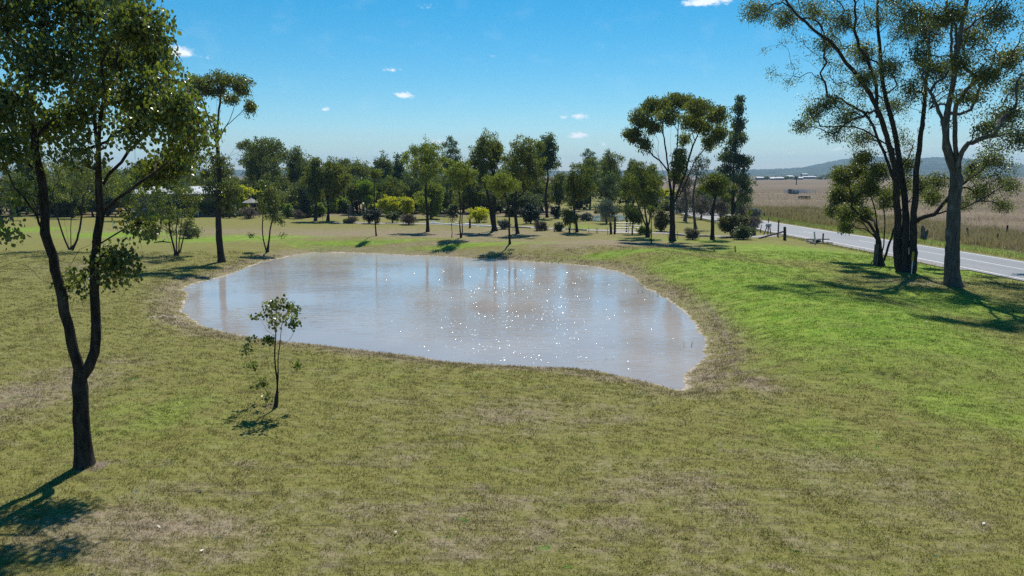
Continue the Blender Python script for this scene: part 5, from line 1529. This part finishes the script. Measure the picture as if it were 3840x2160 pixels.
# tall dry weeds along the far verge of the road
MAT['dry_weed'] = leaf_mat('dry mauve brown weeds', (.115, .085, .076), (.275, .215, .190), .5, .85)
MAT['verge'] = leaf_mat('yellow green verge grass', (.100, .100, .032), (.215, .190, .080), .35, .8)
N = 60000
cy = 30 + 115 * rgg.random(3600); cx = road_cx(cy) + 8.6 + 16 * rgg.random(3600) ** 1.5
ci = rgg.integers(0, 3600, N)
wx = cx[ci] + rgg.normal(0, .38, N); wy_ = cy[ci] + rgg.normal(0, .38, N)
ch = (.35 + .75 * rgg.random(3600) ** 1.6)[ci]
V, F = blades(np.stack([wx, wy_, terrain(wx, wy_) - .02], -1), ch * rgg.uniform(.5, 1.1, N), .035 * rgg.uniform(.6, 1.5, N) * (wy_ / 60) ** .5, rgg, .35)
tag(obj('weeds', np_mesh('weeds', V, F, {'rnd': np.repeat(.5 * rgg.random(3600)[ci] + .5 * rgg.random(N), 3)}), MAT['dry_weed']),
    'tall dry mauve weeds massed along the far side of the road', 'weeds', kind='stuff')
N = 26000
wy_ = 32 + 100 * rgg.random(N); wx = road_cx(wy_) + np.where(rgg.random(N) < .8, 4.6 + 4.2 * rgg.random(N), -4.6 - 1.0 * rgg.random(N))
V, F = blades(np.stack([wx, wy_, terrain(wx, wy_) - .02], -1), .10 + .28 * rgg.random(N) ** 2, .03 * (wy_ / 60) ** .5 * rgg.uniform(.6, 1.4, N), rgg, .45)
tag(obj('verge_grass', np_mesh('verge_grass', V, F, {'rnd': np.repeat(rgg.random(N), 3)}), MAT['verge']), 'yellow-green grass growing on the road verges', 'grass', kind='stuff')
# sparse dry tussocks over the paddock
N = 40000
wy_ = 45 + 260 * rgg.random(N) ** 1.3; wx = road_cx(wy_) + 12 + (wy_ * .75) * rgg.random(N)
V, F = blades(np.stack([wx, wy_, terrain(wx, wy_) - .02], -1), .15 + .4 * rgg.random(N) ** 2, .05 * (wy_ / 80) ** .8 * rgg.uniform(.6, 1.4, N), rgg, .5)
tag(obj('paddock_grass', np_mesh('paddock_grass', V, F, {'rnd': np.repeat(rgg.random(N) ** 1.4, 3)}), MAT['dry_weed']), 'sparse dry grass over the grazed paddock', 'grass', kind='stuff')

# reeds standing in the shallows
MAT['reed'] = leaf_mat('green reeds', (.040, .075, .015), (.120, .170, .040), .3, .5)
for k, (px, py, n, hh, lab) in enumerate([(2424,1072,16,.55,'tall reed clump at the curve of the steep bank'),(2409,1098,8,.5,'thin reeds standing in open water near the steep bank curve'),(2457,1112,5,.5,'single dark reed stalks beside the bank curve'),
        (1826,967,60,.45,'widest bright green reed tuft on the far shoreline'),(1916,973,26,.4,'small green reed tuft on the far shoreline beside the widest one'),(2093,985,34,.5,'lone round reed tuft on the far shoreline'),
        (1650,957,12,.5,'sparse dark reeds at the far shoreline'),(805,1043,12,.4,'few thin reeds in the corner shallows by the umbrella gum reflection'),(2275,1352,5,.28,'sparse short reeds in the near shallows'),(2585,1300,4,.4,'two reed stems off the outer bend of the pond'),
        (1200,946,40,.35,'low green reeds fringing the far corner of the pond')]):
    p = on_plane(px, py, ZW)
    rr = np.random.default_rng(k + 40)
    sp = .12 + .012 * n
    P = np.stack([rr.normal(0, sp, n), rr.normal(0, sp * .5, n), np.full(n, -.15)], -1)
    V, F = blades(P, hh * rr.uniform(.6, 1.2, n) + .15, np.full(n, .03), rr, .16)
    o = obj('reed_clump', np_mesh('reed_clump', V, F, {'rnd': np.repeat(rr.random(n), 3)}), MAT['reed'], None, p)
    tag(o, lab, 'reeds')
# pale fallen leaves and chips on the lawn
n = 70
ly = 8 + 26 * rgg.random(n) ** 1.3; lx = (rgg.random(n) * 2 - 1) * ly * .72
d, _ = shore_dist(lx, ly)
lx, ly = lx[d > .5], ly[d > .5]
C = np.stack([lx, ly, terrain(lx, ly) + .045], -1)
V, F, A = leaves(C, np.full(len(C), .02), 1, .075, rgg, 0.0, .2, 'leaf', .6)
MAT['chip'] = simple_mat('bleached dead leaves', (.42, .38, .32), (.70, .67, .60), 5, .8, .1)
tag(obj('leaf_litter', np_mesh('leaf_litter', V, F, A), MAT['chip']), 'bleached fallen leaves scattered over the lawn', 'leaf litter', kind='stuff')

# ------------------------------------------------------------------ the air
hz = MB().box((0, 0, 90), (14900 * 1.02, 14900 * 1.02, 190))
m, nt = new_mat('haze')
v = nd(nt, 'ShaderNodeVolumePrincipled', {'Color': (.44, .70, 1.0, 1), 'Density': 1.4e-4, 'Anisotropy': .0})
nd(nt, 'ShaderNodeOutputMaterial', {'Volume': v.outputs[0]})
tag(hz.build('haze', m), 'thin blue summer haze over the plain', 'haze', kind='stuff')
